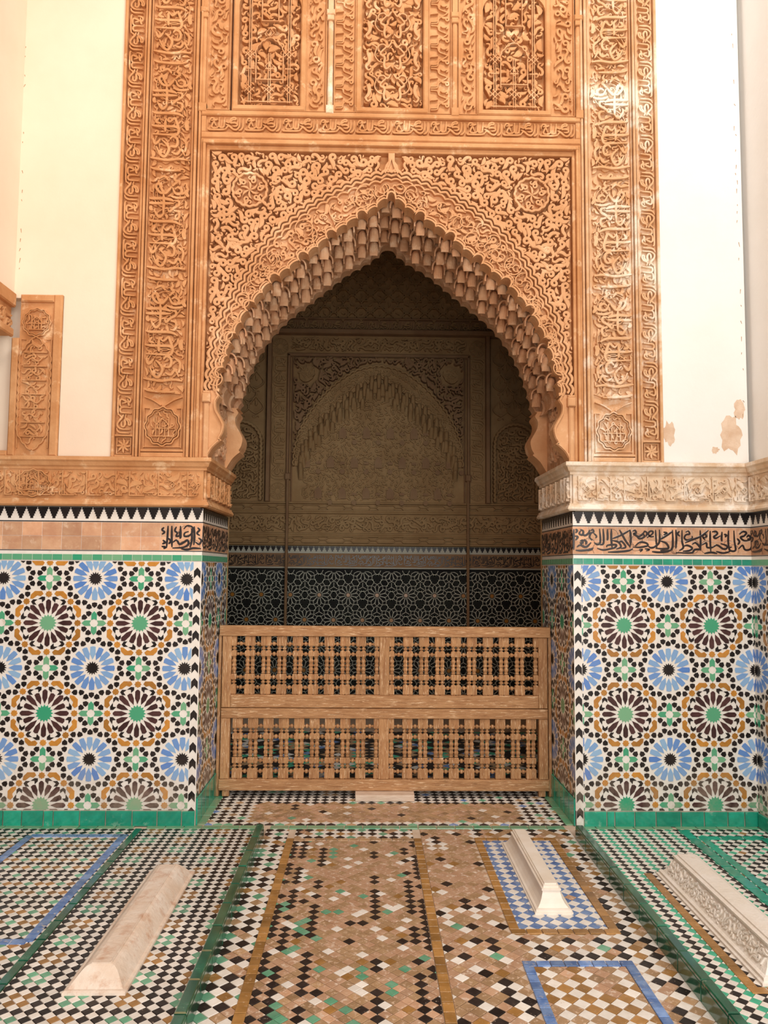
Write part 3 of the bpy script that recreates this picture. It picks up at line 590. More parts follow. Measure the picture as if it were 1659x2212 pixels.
def frieze(label, fr, x0, x1, parts, singles, per=.0645, rep_cal=True):
    t = thing('tile_frieze', label, 'tile frieze')
    m_ = MB(); ground(m_, fr, x0, x1, ZD1+.001, 1.85); m_.build('white_ground', WHT, t)
    for a, b in ((Z_T1+.001, Z_M0-.001), (Z_T0-.005, Z_T0-.001)):
        m_ = MB(); box(m_, fr, x0, x1, a, b, -.01, .0015); m_.build('black_line', BLK, t)
    f0 = Fr((0, 0, 0), fr.M[0], fr.M[1], fr.M[2])
    def run(nm, poly, mt, w, y, dep, x=x0, xe=x1, jit=0):
        n = max(1, round((xe-x)/w)); s = (xe-x)/n; q = MB(); prism(q, f0, np.array(poly)*np.array([s/w, 1]), -.002, dep, 0, .0008); me = q.mesh(nm, [mt]); R = MB()
        for i in range(n):
            if singles: inst(nm, me, fr((x+s*(i+.5), y, rng.uniform(0, jit))), t)
            else: prism(R, fr, np.array(poly)*np.array([s/w, 1])+np.array([x+s*(i+.5), y]), -.002, dep, 0, .0008)
        if not singles: R.build(nm+'s', mt, t, kind='stuff')
    gw = .0585; run('green_tile', [(-gw*.475, 0), (gw*.475, 0), (gw*.475, .034), (-gw*.475, .034)], TEAL if fr is FW and x0 > 0 else GRN, gw, Z_G0+.0015, .003, jit=.001)
    H = Z_M1-Z_M0-.006; P = []
    st = 5
    for i in range(st):       # black merlon hanging from the top edge, stepped in towards its foot
        yy = H-i*H*.88/st; xw = per*(.47-.085*i); P += [(xw, yy), (xw, yy-H*.88/st)]
    P = P+[(-x, y) for x, y in P[::-1]]; P = [(x, y+.004) for x, y in P]
    run('black_merlon', P, BLK, per, Z_M0, .003)
    for a, b, kind in parts:
        if kind == 'plain': cw, mt = .115, TER
        else: cw, mt = .092, TER
        h2 = (Z_T1-Z_T0)/2
        for row in (0, 1): run('terracotta_tile', [(-cw*.488, 0.001), (cw*.488, 0.001), (cw*.488, h2-.001), (-cw*.488, h2-.001)], mt, cw, Z_T0+row*h2, .0025, a, b, .001)
        if kind == 'plain': continue
        q = MB(); sy = (Z_T1-Z_T0-.008)/245
        if kind == 'right': L, X0, Xs, Y0, wk = CAL, 40, 1500, 455, 17
        else: L, X0, Xs, Y0, wk = CALL, 5, 425, 325, 24
        sx = (b-a)/Xs; sy = (Z_T1-Z_T0-.010)/(245 if kind == 'right' else 330)
        strokes(q, fr, L, lambda P: a+(P[:, 0]-X0)*sx, lambda P: Z_T0+.004+(Y0-P[:, 1])*sy, wk*sy*1.05, .001, .0042)
        # hair-line vines between the letters
        vr = random.Random(5)
        nv = int((b-a)/.06)
        for _ in range(nv):
            c = (vr.uniform(a+.03, b-.03), vr.uniform(Z_T0+.03, Z_T1-.03)); rr = vr.uniform(.02, .045); a0 = vr.uniform(0, 6)
            A = arc(c, rr, a0, a0+vr.uniform(2, 4.5), 9); A[:, 1] = np.clip(A[:, 1], Z_T0+.003, Z_T1-.003); A[:, 0] = np.clip(A[:, 0], a+.002, b-.002)
            ribbon(q, fr, A, .0018, .001, .0038)
        q.build('painted_inscription', INK, t)
    return t
xcal = W(347, 1155)[0]
frieze('tile frieze left of the arch, mostly bare terracotta squares with stepped black merlons', FW, -2.75, XL, [(-2.75, xcal, 'plain'), (xcal, XL, 'left')], True)
frieze('tile frieze right of the arch with black painted script under stepped black merlons', FW, XR, XRW, [(XR, XRW, 'right')], True)
frieze('painted tile frieze turning into the left jamb', LR, 0, TH, [(0, TH, 'right')], False)
frieze('painted tile frieze turning into the right jamb', RR, 0, TH, [(0, TH, 'right')], False)
frieze('painted tile frieze on the right side wall, at the edge of the picture', RWF, 0, 1.2, [(0, 1.2, 'right')], False)
# ================================================================== carved stucco: scrolls, leaves and letters as raised strokes
OR = random.Random(21)
def place(P, c, s, a, flip=False):
    P = np.asarray(P, float)*s
    if flip: P = P*np.array([-1, 1])
    ca, sa = math.cos(a), math.sin(a); return np.c_[c[0]+P[:, 0]*ca-P[:, 1]*sa, c[1]+P[:, 0]*sa+P[:, 1]*ca]
def _curl(turn=0.92, r=.24):
    A = arc((0, 0), r, PI*.5, PI*.5+2*PI*turn, 11); A = A*np.c_[np.linspace(.62, 1, 11), np.linspace(.62, 1, 11)]
    t = A[-1]-A[-2]; t /= np.hypot(*t); e = A[-1]
    T = [e+t*.22+np.array([.02, 0]), e+t*.45+np.array([t[1], -t[0]])*.10, e+t*.68+np.array([t[1], -t[0]])*.30]
    P = np.concatenate([A, T]); w = np.concatenate([np.linspace(.15, .26, 11), [.32, .27, .05]]); return P, w
CURL = _curl(); CURL2 = _curl(.7, .2)
LEAF = (np.array([(0, -.5), (.06, -.3), (.10, -.05), (.06, .2), (-.04, .38), (-.16, .5)]), np.array([.05, .26, .40, .34, .18, .03]))
SS = (cr([(-.35, -.42), (-.12, -.5), (.05, -.3), (-.05, 0), (-.02, .3), (.18, .48), (.36, .36), (.25, .22)], 2), None)
def elem(mb, fr, c, s, a, kind, z0, z1, wk=1.0, flip=False, m=0):
    if kind == 'curl': P, w = CURL
    elif kind == 'hook': P, w = CURL2
    elif kind == 'leaf': P, w = LEAF
    else:
        P = SS[0]; t = np.linspace(0, 1, len(P)); w = .09+.16*np.sin(PI*t)
    ribbon(mb, fr, place(P, c, s, a, flip), np.asarray(w)*s*wk, z0, z1, m, .28)
def fill(mb, fr, x0, x1, y0, y1, size, step, z0, z1, inside=None, kinds=('curl', 'curl', 'leaf', 's', 'hook'), wk=1.0, R=None, axis=None, zvar=0.0, m=0):
    R = R or random.Random(99); j = 0; y = y0+step*.45
    while y < y1-step*.3:
        x = x0+step*(.5 if j % 2 == 0 else .95)
        while x < x1-step*.3:
            cx, cy = x+R.uniform(-.16, .16)*step, y+R.uniform(-.16, .16)*step; a = 2.2*math.sin(cx*7.3+1.7*math.sin(cy*5.1))+2.0*math.cos(cy*6.1+cx*2.2)+R.uniform(-.9, .9); k = R.choice(kinds); f = R.random() < .5
            if inside is None or inside(cx, cy): elem(mb, fr, (cx, cy), size*R.uniform(.88, 1.1), a, k, z0, z1-R.uniform(0, zvar), wk, f, m)
            x += step
        y += step*.86; j += 1
def _samples():
    out = {}
    for k, (P, w) in dict(curl=CURL, hook=CURL2, leaf=LEAF, s=(SS[0], .09+.16*np.sin(PI*np.linspace(0, 1, len(SS[0])))), fat=(LEAF[0]*np.array([1.3, 1.0]), LEAF[1]*1.35)).items():
        Q = cr(np.c_[P, w], 2); t = np.gradient(Q[:, :2], axis=0); t /= np.linalg.norm(t, axis=1)[:, None]+1e-9; out[k] = (np.asarray(P), np.asarray(w), Q[:, :2], Q[:, 2], np.c_[-t[:, 1], t[:, 0]])
    return out
SAMP = _samples()
def pack(mb, fr, x0, x1, y0, y1, inside, plan, z0, z1, R, margin=.005, zvar=.0, wk=1.0, cell=.004, tol=.04, m=0, patience=240):
    # throw scrolls and leaves at the field, large ones first, keep those that fit between what is there already
    nx, ny = int((x1-x0)/cell)+2, int((y1-y0)/cell)+2; occ = np.zeros((nx, ny), bool); lat = np.array([-1, -.4, .4, 1])
    if inside:
        q = 3
        for i in range(0, nx, q):
            for j in range(0, ny, q):
                if not inside(x0+(i+q/2)*cell, y0+(j+q/2)*cell): occ[i:i+q, j:j+q] = True
    for size, tries, kinds in plan:
        miss = 0; free = np.argwhere(~occ[:-2, :-2])
        if not len(free): return
        for _ in range(tries):
            i, j = free[R.randrange(len(free))]
            if occ[i, j]: continue
            miss += 1
            if miss > patience: break
            c = (x0+(i+.5)*cell, y0+(j+.5)*cell); k = R.choice(kinds); P, w, Q, qw, nr = SAMP[k]; s = size*R.uniform(.85, 1.12); f = R.random() < .5
            h = (qw*wk/2+margin/s)[:, None, None]; S_ = (Q[:, None, :]+nr[:, None, :]*h*lat[None, :, None]).reshape(-1, 2)*((-s/cell if f else s/cell), s/cell); lim = tol*len(S_)
            for a in (R.uniform(0, 6.283), R.uniform(0, 6.283)):
                ca, sa = math.cos(a), math.sin(a); T = (S_ @ np.array([[ca, sa], [-sa, ca]])+(i+.5, j+.5)).astype(np.int32)
                ix, iy = T[:, 0], T[:, 1]
                if ix.min() < 1 or iy.min() < 1 or ix.max() > nx-3 or iy.max() > ny-3: continue
                if np.count_nonzero(occ[ix, iy]) > lim: continue
                miss = 0; occ[ix, iy] = True; ribbon(mb, fr, place(P, c, s, a, f), w*s*wk, z0, z1-R.uniform(0, zvar), m, .28); break
def rails(mb, fr, x0, x1, y0, y1, w, z0, z1, m=0, b=.004):
    box(mb, fr, x0, x0+w, y0, y1, z0, z1, m, b); box(mb, fr, x1-w, x1, y0, y1, z0, z1, m, b); box(mb, fr, x0+w, x1-w, y0, y0+w, z0, z1, m, b); box(mb, fr, x0+w, x1-w, y1-w, y1, z0, z1, m, b)
KUF = [[(520, 110), (512, 200), (512, 250), (530, 285), (560, 292), (590, 280), (600, 240), (604, 180), (612, 112)], [(512, 250), (490, 290), (440, 300), (400, 295), (385, 270), (400, 230), (425, 190), (442, 225), (452, 262)],
 [(345, 215), (350, 165), (375, 130), (405, 128), (432, 145), (405, 165), (372, 172)], ([(405, 165), (440, 162), (490, 148)], 1.2), [(318, 300), (335, 325), (400, 330), (560, 328), (640, 318)],
 [(870, 122), (868, 200), (860, 270), (830, 315), (790, 330), (740, 310), (700, 275), (670, 265), (640, 300), (620, 318)], [(930, 130), (925, 210), (920, 280), (890, 325), (850, 338)], [(625, 190), (680, 205), (700, 170), (720, 135), (760, 116), (797, 122), (790, 150), (750, 152), (715, 182), (700, 205)],
 ([(700, 215), (745, 205), (800, 195)], 1.1), [(630, 235), (680, 255), (720, 290), (770, 325)], [(720, 218), (780, 208), (825, 225), (820, 255), (780, 265), (745, 262)]]
def kufic(mb, fr, x0, x1, y0, y1, z0, z1, rot=0, m=0):
    # rot 0: reads along x; +1: up (letters' tops to the right); -1: down (tops to the left)
    L, h = (x1-x0, y1-y0) if rot == 0 else (y1-y0, x1-x0); s = h/262; n = max(1, round(L/(640*s))); u = L/n; k = u/640
    for i in range(n):
        def ab(P): return u*i+(P[:, 0]-300)*k, (350-P[:, 1])*s
        if rot == 0: fx, fy = (lambda P: x0+ab(P)[0]), (lambda P: y0+ab(P)[1])
        elif rot == 1: fx, fy = (lambda P: x0+ab(P)[1]), (lambda P: y1-ab(P)[0])
        else: fx, fy = (lambda P: x1-ab(P)[1]), (lambda P: y0+ab(P)[0])
        strokes(mb, fr, KUF, fx, fy, 25*s, z0, z1, m, .25, True, 3)
THU = [([(385, 660), (430, 662), (520, 660), (600, 672), (640, 690)], 1.1), ([(385, 712), (440, 712), (540, 712), (640, 712)], 1.1), [(530, 610), (535, 700), (533, 830)], [(470, 470), (510, 560), (545, 605), (590, 560), (612, 530)], [(475, 452), (510, 428), (545, 426), (580, 470)], [(545, 605), (500, 600), (460, 560), (450, 520), (490, 500), (520, 540)],
 [(640, 390), (655, 420), (640, 450), (665, 480), (645, 500), (620, 530)], [(620, 540), (650, 600), (700, 610), (720, 570), (680, 540), (645, 560)], [(700, 610), (740, 600), (775, 570)], [(600, 630), (660, 650), (720, 650), (765, 640)], [(580, 770), (595, 800), (640, 760), (690, 730), (690, 690), (640, 680)], [(640, 790), (690, 800), (700, 840), (680, 880), (640, 880)], ([(390, 895), (440, 905), (540, 905), (650, 910), (720, 945)], 1.1),
 [(530, 960), (570, 1000), (620, 960), (640, 990), (660, 1050), (670, 1090), (650, 1140), (600, 1142), (540, 1140), (400, 1135)], ([(385, 1040), (450, 1048), (560, 1050), (640, 1055), (670, 1085)], 1.1), [(530, 970), (525, 1040), (530, 1110)], [(580, 1190), (610, 1160), (650, 1180), (660, 1230), (640, 1270), (590, 1270)], [(440, 1270), (480, 1350), (530, 1380), (570, 1310), (560, 1260), (500, 1200)], [(505, 1300), (482, 1320), (500, 1345)], [(380, 1390), (450, 1400), (560, 1415), (680, 1400), (775, 1415)],
 [(390, 1500), (450, 1515), (560, 1525), (700, 1530)], ([(765, 985), (748, 1030), (762, 1095)], 1.7), ([(410, 740), (400, 770), (425, 790)], 1.3), ([(780, 560), (765, 600), (790, 640)], 1.4), [(440, 790), (490, 860), (540, 820)], [(700, 1180), (750, 1230), (740, 1330)], [(400, 1180), (430, 1240), (480, 1190)], [(460, 960), (430, 1000), (480, 1020)], [(600, 1330), (660, 1350), (700, 1300), (740, 1370)]]
def script_band(mb, fr, x0, x1, y0, y1, z0, z1, side):
    # tall cursive letters over thin scrolls, repeated up the band
    s = (x1-x0)/420; per = 1170*s; n = max(1, math.ceil((y1-y0)/per)); pack(mb, fr, x0, x1, y0, y1, None, [(.05, int(2600*(y1-y0)), ('leaf', 's', 'fat', 'hook')), (.03, int(2600*(y1-y0)), ('leaf', 'hook'))], z0, z1-.010, random.Random(31), .002, .006)
    for i in range(n):
        yb = y0+i*per
        def fx(P): return x0+(P[:, 0]-375)*s if side < 0 else x1-(P[:, 0]-375)*s
        def fy(P): return yb+(1560-P[:, 1])*s
        L = [t for t in THU if max((1560-p[1])*s for p in (t[0] if isinstance(t, tuple) else t)) < y1-yb]
        strokes(mb, fr, L, fx, fy, 23*s, z0, z1, 0, .25, True, 4)
        for cyy in (1240, 930, 600):
            for rr, wq in ((165, 8), (120, 6)):
                c = (fx(np.array([[585, cyy]]))[0], fy(np.array([[585, cyy]]))[0])
                if c[1]+rr*s < y1: ribbon(mb, fr, arc(c, rr*s, .6+i, .6+i+5.3, 26), wq*s, z0, z1-.004)
def medallion(mb, fr, c, rx, ry, z0, z1):
    a = np.linspace(0, 2*PI, 64, endpoint=False); k = 1+.045*np.cos(12*a)
    for q, w in ((1.0, .008), (.88, .004)): ribbon(mb, fr, np.c_[c[0]+rx*q*k*np.cos(a), c[1]+ry*q*k*np.sin(a)], w, z0, z1, closed=True)
    fill(mb, fr, c[0]-rx, c[0]+rx, c[1]-ry, c[1]+ry, .04, .04, z0, z1-.005, lambda x, y: ((x-c[0])/rx)**2+((y-c[1])/ry)**2 < .62, ('leaf', 's', 'hook'), .8)
    for sx in (-1, 1):
        ribbon(mb, fr, [(c[0]+sx*rx*.36, c[1]-ry*.55), (c[0]+sx*rx*.36, c[1]+ry*.5)], .006, z0, z1); ribbon(mb, fr, cr([(c[0]+sx*rx*.36, c[1]+ry*.05), (c[0]+sx*rx*.2, c[1]+ry*.25), (c[0], c[1]+ry*.4)], 3), .006, z0, z1); ribbon(mb, fr, [(c[0]+sx*rx*.15, c[1]-ry*.5), (c[0]+sx*rx*.15, c[1]+ry*.2)], .005, z0, z1)
    ribbon(mb, fr, [(c[0]-rx*.6, c[1]-ry*.52), (c[0]+rx*.6, c[1]-ry*.52)], .006, z0, z1); ribbon(mb, fr, [(c[0]-rx*.65, c[1]-ry*.1), (c[0]+rx*.65, c[1]-ry*.1)], .005, z0, z1)
STT = 5.45     # stucco carried above the picture's upper edge
# ------------------------------------------------------------------ tall double bands left and right of the arch
def pilaster(side, mt, label):
    t = thing('stucco_band', label, 'stucco panel', 'tall carved bands flanking the arch')
    X = lambda d: XC+side*d
    def xx(a, b): return (min(X(a), X(b)), max(X(a), X(b)))
    zb = 2.152
    g = MB(); a, b = xx(1.665, 1.18); box(g, FW, a, b, zb, STT, -.055, -.016); g.build('ground', mt, t)
    g = MB()
    for d0, d1, z in ((1.665, 1.648, .022), (1.54, 1.528, .018), (1.522, 1.508, .026), (1.502, 1.494, .014), (1.238, 1.226, .014), (1.220, 1.203, .028), (1.197, 1.182, .018)):
        a, b = xx(d0, d1); box(g, FW, a, b, zb, STT, -.02, z, 0, .005)
    a, b = xx(1.494, 1.238); box(g, FW, a, b, zb, zb+.03, -.02, .016, 0, .006); box(g, FW, a, b, zb+.036, zb+.05, -.02, .01, 0, .004); a, b = xx(1.648, 1.54); box(g, FW, a, b, zb, zb+.014, -.02, .012, 0, .004); box(g, FW, a, b, zb+.125, zb+.137, -.02, .012, 0, .004)
    g.build('moulding', mt, t)
    g = MB(); a, b = xx(1.642, 1.546); mn = mt; kufic(g, FW, a, b, zb+.142, STT-.02, -.018, .008, 1 if side < 0 else -1); g.build('narrow_inscription', mn, t)
    g = MB(); a, b = xx(1.490, 1.242); script_band(g, FW, a, b, zb+.38, STT-.02, -.018, .014, side); g.build('broad_inscription', mt, t)
    g = MB(); c = ((a+b)/2, zb+.19); medallion(g, FW, c, .105, .115, -.018, .008)
    for sx in (-1, 1):
        x_ = c[0]+sx*.112; ribbon(g, FW, [(x_, zb+.06), (x_, zb+.30), (x_-sx*.03, zb+.30)], .005, -.018, .004); ribbon(g, FW, cr([(x_, zb+.37), (x_-sx*.05, zb+.35), (c[0]+sx*.012, zb+.318)], 3), .007, -.018, .006)
    ribbon(g, FW, [(a+.012, zb+.066), (b-.012, zb+.066)], .005, -.018, .004); g.build('medallion', mt, t)
    g = MB(); a, b = xx(1.642, 1.546); c = ((a+b)/2, zb+.069)
    for k in range(8):
        P, w = LEAF; ribbon(g, FW, place(P*np.array([.5, 1])+np.array([0, .55]), c, .042, k*PI/4), w*.034, -.018, .006)
    rails(g, FW, a+.004, b-.004, zb+.018, zb+.12, .006, -.018, .004); g.build('corner_rosette', mt, t)
    return t
pilaster(-1, STU, 'tall orange carved stucco inscription bands left of the arch')
pilaster(1, STUW, 'tall paler patchy stucco inscription bands right of the arch')
# ------------------------------------------------------------------ upper zone: inscription strip, three fretted panels, floral strips, colonnettes
XA, XB = XC-1.18, XC+1.18
t = thing('stucco_inscription_strip', 'horizontal carved stucco inscription strip above the arch', 'stucco panel')
g = MB(); box(g, FW, XA, XB, 4.145, 4.325, -.055, -.004); g.build('ground', STU, t)
g = MB(); box(g, FW, XA, XB, 4.292, 4.325, -.01, .018, 0, .006); box(g, FW, XA, XB, 4.147, 4.186, -.01, .016, 0, .006); box(g, FW, XA, XA+.03, 4.187, 4.291, -.01, .012, 0, .004); box(g, FW, XB-.03, XB, 4.187, 4.291, -.01, .012, 0, .004); g.build('moulding', STU, t)
g = MB(); kufic(g, FW, XA+.035, XB-.035, 4.192, 4.288, -.006, .016); g.build('carved_letters', STU, t)
PANX = [(-.838, -.45), (-.07, .317), (.693, 1.088)]
STRX = [(-1.03, -.892), (-.412, -.292), (-.238, -.108), (.356, .492), (.542, .655), (1.126, 1.268)]
COLX = [-1.052, -.265, .517, 1.298]
def fret(i, x0, x1, label):
    t = thing('fretted_panel', label, 'stucco panel', 'three fretted stucco panels above the arch')
    y0, y1 = 4.335, STT
    g = MB(); box(g, FW, x0-.035, x1+.035, y0-.005, y1, -.058, -.05); g.build('ground', STU, t)
    g = MB(); box(g, FW, x0-.034, x0, y0, y1, -.05, .014, 0, .008); box(g, FW, x1, x1+.034, y0, y1, -.05, .014, 0, .008); box(g, FW, x0-.034, x1+.034, y0-.006, y0+.03, -.05, .018, 0, .008)
    if i != 1:      # rounded head of the outer panels
        for sx in (-1, 1):
            xe = x0 if sx < 0 else x1; P = [(xe, 5.02)]+[tuple(p) for p in arc((xe-sx*.10, 5.02), .10, 0 if sx > 0 else PI, PI/2, 8)]+[(xe, 5.12)]
            prism(g, FW, P, -.05, .006)
        box(g, FW, x0, x1, 5.12, y1, -.05, .006)
    g.build('frame', STU, t)
    g = MB(); pack(g, FW, x0+.001, x1-.001, y0+.03, 5.22 if i == 1 else 5.14, None, [(.075, 700, ('curl', 's', 'fat')), (.055, 1500, ('leaf', 'curl', 's', 'fat')), (.034, 2500, ('leaf', 'hook', 's'))], -.05, -.006, random.Random(40+i), .002, .014); g.build('foliage', STU, t)
    g = MB(); xm = (x0+x1)/2; z0, z1 = -.045, .004
    if i == 1:
        R = random.Random(8)
        for k, yy in enumerate(np.arange(4.42, 5.3, .205)):
            for sx in (-1, 1):
                f = lambda L: np.array([(xm+sx*a, yy+b) for a, b in L])
                P = cr(f([(.008, .17), (.03, .14), (.055, .16), (.085, .15), (.09, .12), (.07, .105)]), 4); ribbon(g, FW, P, np.linspace(.010, .006, len(P)), z0, z1)
                P = cr(f([(.01, .02), (.04, .0), (.052, .03), (.048, .075), (.075, .10), (.03, .15)]), 4); ribbon(g, FW, P, .012*np.sin(np.linspace(.4, 2.8, len(P)))+.003, z0, z1)
                P = cr(f([(.15, .10), (.142, .06), (.15, .03), (.165, .01), (.15, -.012), (.132, .0)]), 4); ribbon(g, FW, P, np.linspace(.026, .006, len(P)), z0, z1+.002)
                P = cr(f([(.05, .04), (.085, .05), (.11, .09), (.10, .14), (.13, .16)]), 4); ribbon(g, FW, P, .007, z0, z1-.004)
    else:
        for sx in (-1, 0, 1):
            xv = xm+sx*.122
            for o in (-.006, .006): ribbon(g, FW, [(xv+o, y0+.05), (xv+o, 4.66+.05 if sx == 0 else 5.1)], .005, z0, z1)
            for yk in ((4.47,) if sx == 0 else (4.47, 4.70)):
                for r_a in (PI/4, -PI/4):
                    for o in (-.012, .012):
                        e = np.array([math.cos(r_a), math.sin(r_a)])*.032; q = np.array([-math.sin(r_a), math.cos(r_a)])*o; ribbon(g, FW, [np.array([xv, yk])+q-e, np.array([xv, yk])+q+e], .005, z0, z1+.003)
            box(g, FW, xv-.026, xv+.026, 4.605, 4.611, z0, z1)
        box(g, FW, xm-.145, xm+.145, y0+.055, y0+.061, z0, z1); box(g, FW, xm-.085, xm+.085, 4.535, 4.541, z0, z1)
        for sx in (-1, 1):
            ribbon(g, FW, [(xm+sx*.085, 4.515), (xm+sx*.085, 4.70)], .006, z0, z1); P = scallop(np.array([(xm+sx*.085, 4.70), (xm+sx*.078, 4.745), (xm+sx*.045, 4.785), (xm, 4.81)]), 4, .16*(-sx), 5); ribbon(g, FW, P, .006, z0, z1)
        ribbon(g, FW, [(xm, 4.62), (xm, 4.65), ], .01, z0, z1)
        for yk in (4.625, 4.845): ribbon(g, FW, [(xm-.026, yk), (xm, yk+.03), (xm+.026, yk), (xm, yk-.03)], .005, z0, z1, closed=True)
        rails(g, FW, xm-.055, xm+.055, 4.92, 5.2, .006, z0, z1, 0, .001)
    g.build('knotwork', STUA, t)
for i, l in enumerate(('fretted stucco panel with straight kufic bars, leftmost of the three above the arch', 'fretted stucco panel with curling scrolls, middle of the three above the arch', 'fretted stucco panel with straight kufic bars, rightmost of the three above the arch')): fret(i, *PANX[i], l)
SL = ['carved floral strip at the left end of the row, beside the left fretted panel', 'carved floral strip just right of the left fretted panel', 'carved floral strip just left of the middle fretted panel', 'carved floral strip just right of the middle fretted panel', 'carved floral strip just left of the right fretted panel', 'carved floral strip at the right end of the row, beside the right fretted panel']
for i, (x0, x1) in enumerate(STRX):
    t = thing('floral_strip', SL[i], 'stucco panel', 'narrow floral strips between the fretted panels')
    g = MB(); box(g, FW, x0-.006, x1+.006, 4.33, STT, -.055, -.012); g.build('ground', STU, t)
    g = MB(); rails(g, FW, x0-.004, x1+.004, 4.333, STT, .006, -.014, .006, 0, .002); g.build('edge_bead', STU, t)
    g = MB(); xm = (x0+x1)/2
    if i in (2, 3):
        y = 4.36
        while y < 5.25:
            for q in (0, .012): ribbon(g, FW, cr([(x0+.01, y+q), (x0+.05, y+.005+q), (x0+.06, y+.035+q), (x0+.09, y+.055), (x1-.02, y+.075)], 4), .007, -.014, .004)
            ribbon(g, FW, cr([(x0+.01, y+.13), (x0+.05, y+.125), (x0+.06, y+.10), (x0+.09, y+.085), (x1-.02, y+.075)], 4), .007, -.014, .004)
            elem(g, FW, (x1-.025, y+.03), .05, 1.0, 'curl', -.014, .004); elem(g, FW, (x0+.03, y+.068), .05, 1.6, 'leaf', -.014, .004); elem(g, FW, (x1-.028, y+.115), .045, 2.5, 'hook', -.014, .004); y += .142
    else: pack(g, FW, x0+.004, x1-.004, 4.345, 5.25, None, [(.085, 300, ('curl', 's')), (.055, 600, ('s', 'leaf', 'hook')), (.032, 900, ('leaf', 'hook'))], -.014, .006, random.Random(60+i), .006, 0, .8)
    g.build('floral_relief', STU, t)
CLB = ['slender stucco colonnette at the left end of the fretted row', 'slender pale stucco colonnette between the left and middle fretted panels', 'slender stucco colonnette between the middle and right fretted panels', 'slender stucco colonnette at the right end of the fretted row']
for i, x in enumerate(COLX):
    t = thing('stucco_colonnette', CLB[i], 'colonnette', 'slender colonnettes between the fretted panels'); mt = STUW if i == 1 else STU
    g = MB(); n = 10; a = np.linspace(0, PI, n); P = [(x+.019*math.cos(q), .019*math.sin(q)) for q in a]
    v = [(px, 4.345, pz-.012) for px, pz in P]+[(px, 4.93, pz-.012) for px, pz in P]; g.add(FW(v), [(k, k+1, k+1+n, k+n) for k in range(n-1)]); g.build('shaft', mt, t)
    g = MB(); box(g, FW, x-.024, x+.024, 4.315, 4.37, -.012, .022, 0, .004); g.build('base', mt, t)
    g = MB(); box(g, FW, x-.022, x+.022, 4.93, 4.965, -.012, .016, 0, .004); box(g, FW, x-.026, x+.026, 4.965, 5.0, -.012, .020, 0, .005); box(g, FW, x-.018, x+.018, 5.0, STT, -.012, .008, 0, .004); g.build('capital', mt, t)
# ------------------------------------------------------------------ carved stucco frieze at the spring of the arch
def stucco_frieze(label, runs, path, mt):
    t = thing('stucco_frieze', label, 'stucco frieze')
    g = MB()
    sweep(g, path, [(.0, 2.150), (.050, 2.150), (.052, 2.128), (.040, 2.118), (.032, 2.098), (.020, 2.090), (.020, 2.076), (.0, 2.076)])
    sweep(g, path, [(.0, 1.900), (.026, 1.900), (.026, 1.890), (.034, 1.882), (.040, 1.866), (.030, 1.856), (.0, 1.856)]); g.build('moulding', mt, t)
    for fr, x0, x1, seed, sq in runs:
        g = MB(); box(g, fr, x0, x1, 1.858, 2.15, -.02, .012); g.build('ground', mt, t)
        g = MB(); R = random.Random(seed); zl, zh = 1.908, 2.070
        pack(g, fr, x0+.01, x1-.01, zl, zh, None, [(.075, int(500*(x1-x0)), ('curl', 's', 'fat')), (.045, int(1600*(x1-x0)), ('curl', 's', 'leaf')), (.026, int(2200*(x1-x0)), ('leaf', 'hook'))], .010, .026, R, .003, .004, .9)
        x = x0+.03
        while x < x1-.06:       # square-cut letters with tall uprights
            L = R.choice((.07, .10, .13, .16))
            ribbon(g, fr, [(x, zl+.012), (x, zh-.004)], .007, .010, .031)
            if R.random() < .45: ribbon(g, fr, [(x+.012, zl+.012), (x+.012, zl+.05+R.uniform(0, .07)), (x+.03, zl+.06)], .006, .010, .030)
            ribbon(g, fr, [(x, zl+.013), (x+L*.55, zl+.013), (x+L*.55, zl+.03), (x+L*.9, zl+.03)], .007, .010, .031)
            if R.random() < .5: ribbon(g, fr, [(x+L*.5, zl+.06), (x+L*.5+.018, zl+.08), (x+L*.5, zl+.10), (x+L*.5-.018, zl+.08)], .005, .010, .030, closed=True)
            x += L+.012
        g.build('carved_inscription', mt, t)
    return t
tL = stucco_frieze('orange carved stucco frieze left of the arch, turning into its jamb', [(FW, -2.75, XL, 3, 1), (LR, .01, TH, 4, .8)], [(-2.75, D), (XL, D), (XL, D+TH)], STU)
g = MB(); medallion(g, FW, (W(75, 1052)[0], 1.99), .10, .078, .010, .032); g.build('medallion', STU, tL)
tR = stucco_frieze('pale stucco frieze right of the arch, turning into its jamb and the side wall', [(FW, XR, XRW, 5, 1), (RR, 0, TH-.01, 6, .8), (RWF, .02, 1.2, 7, 1)], [(XR, D+TH), (XR, D), (XRW, D), (XRW, D-1.2)], STUP)
# ------------------------------------------------------------------ stucco surround of the opening at the far left
t = thing('stucco_surround', 'brown carved stucco surround of the white recess at the far left', 'stucco frame')
fx0, fx1 = XLW+.0, -1.86
g = MB(); box(g, FW, fx0+.045, fx1, 2.152, 3.135, -.055, .004); g.build('ground', STU, t)
g = MB(); box(g, FW, fx1-.05, fx1, 2.152, 3.135, 0, .028, 0, .008); box(g, FW, fx0+.002, fx0+.045, 2.152, 2.87, -.055, .02, 0, .008); box(g, FW, fx0+.05, fx1-.05, 3.09, 3.135, 0, .026, 0, .008); box(g, FW, -2.75, fx0+.002, 2.152, 2.185, -.055, .02, 0, .006); g.build('moulding', STU, t)
g = MB(); xa, xb = fx0+.058, fx1-.06
ribbon(g, FW, [(xa, 2.2), (xa, 2.86), (xa+.03, 2.86)], .006, .003, .014); ribbon(g, FW, [(xb, 2.2), (xb, 2.86), (xb-.03, 2.86)], .006, .003, .014)
xm = (xa+xb)/2; medallion(g, FW, (xm, 2.965), .082, .085, .003, .022)
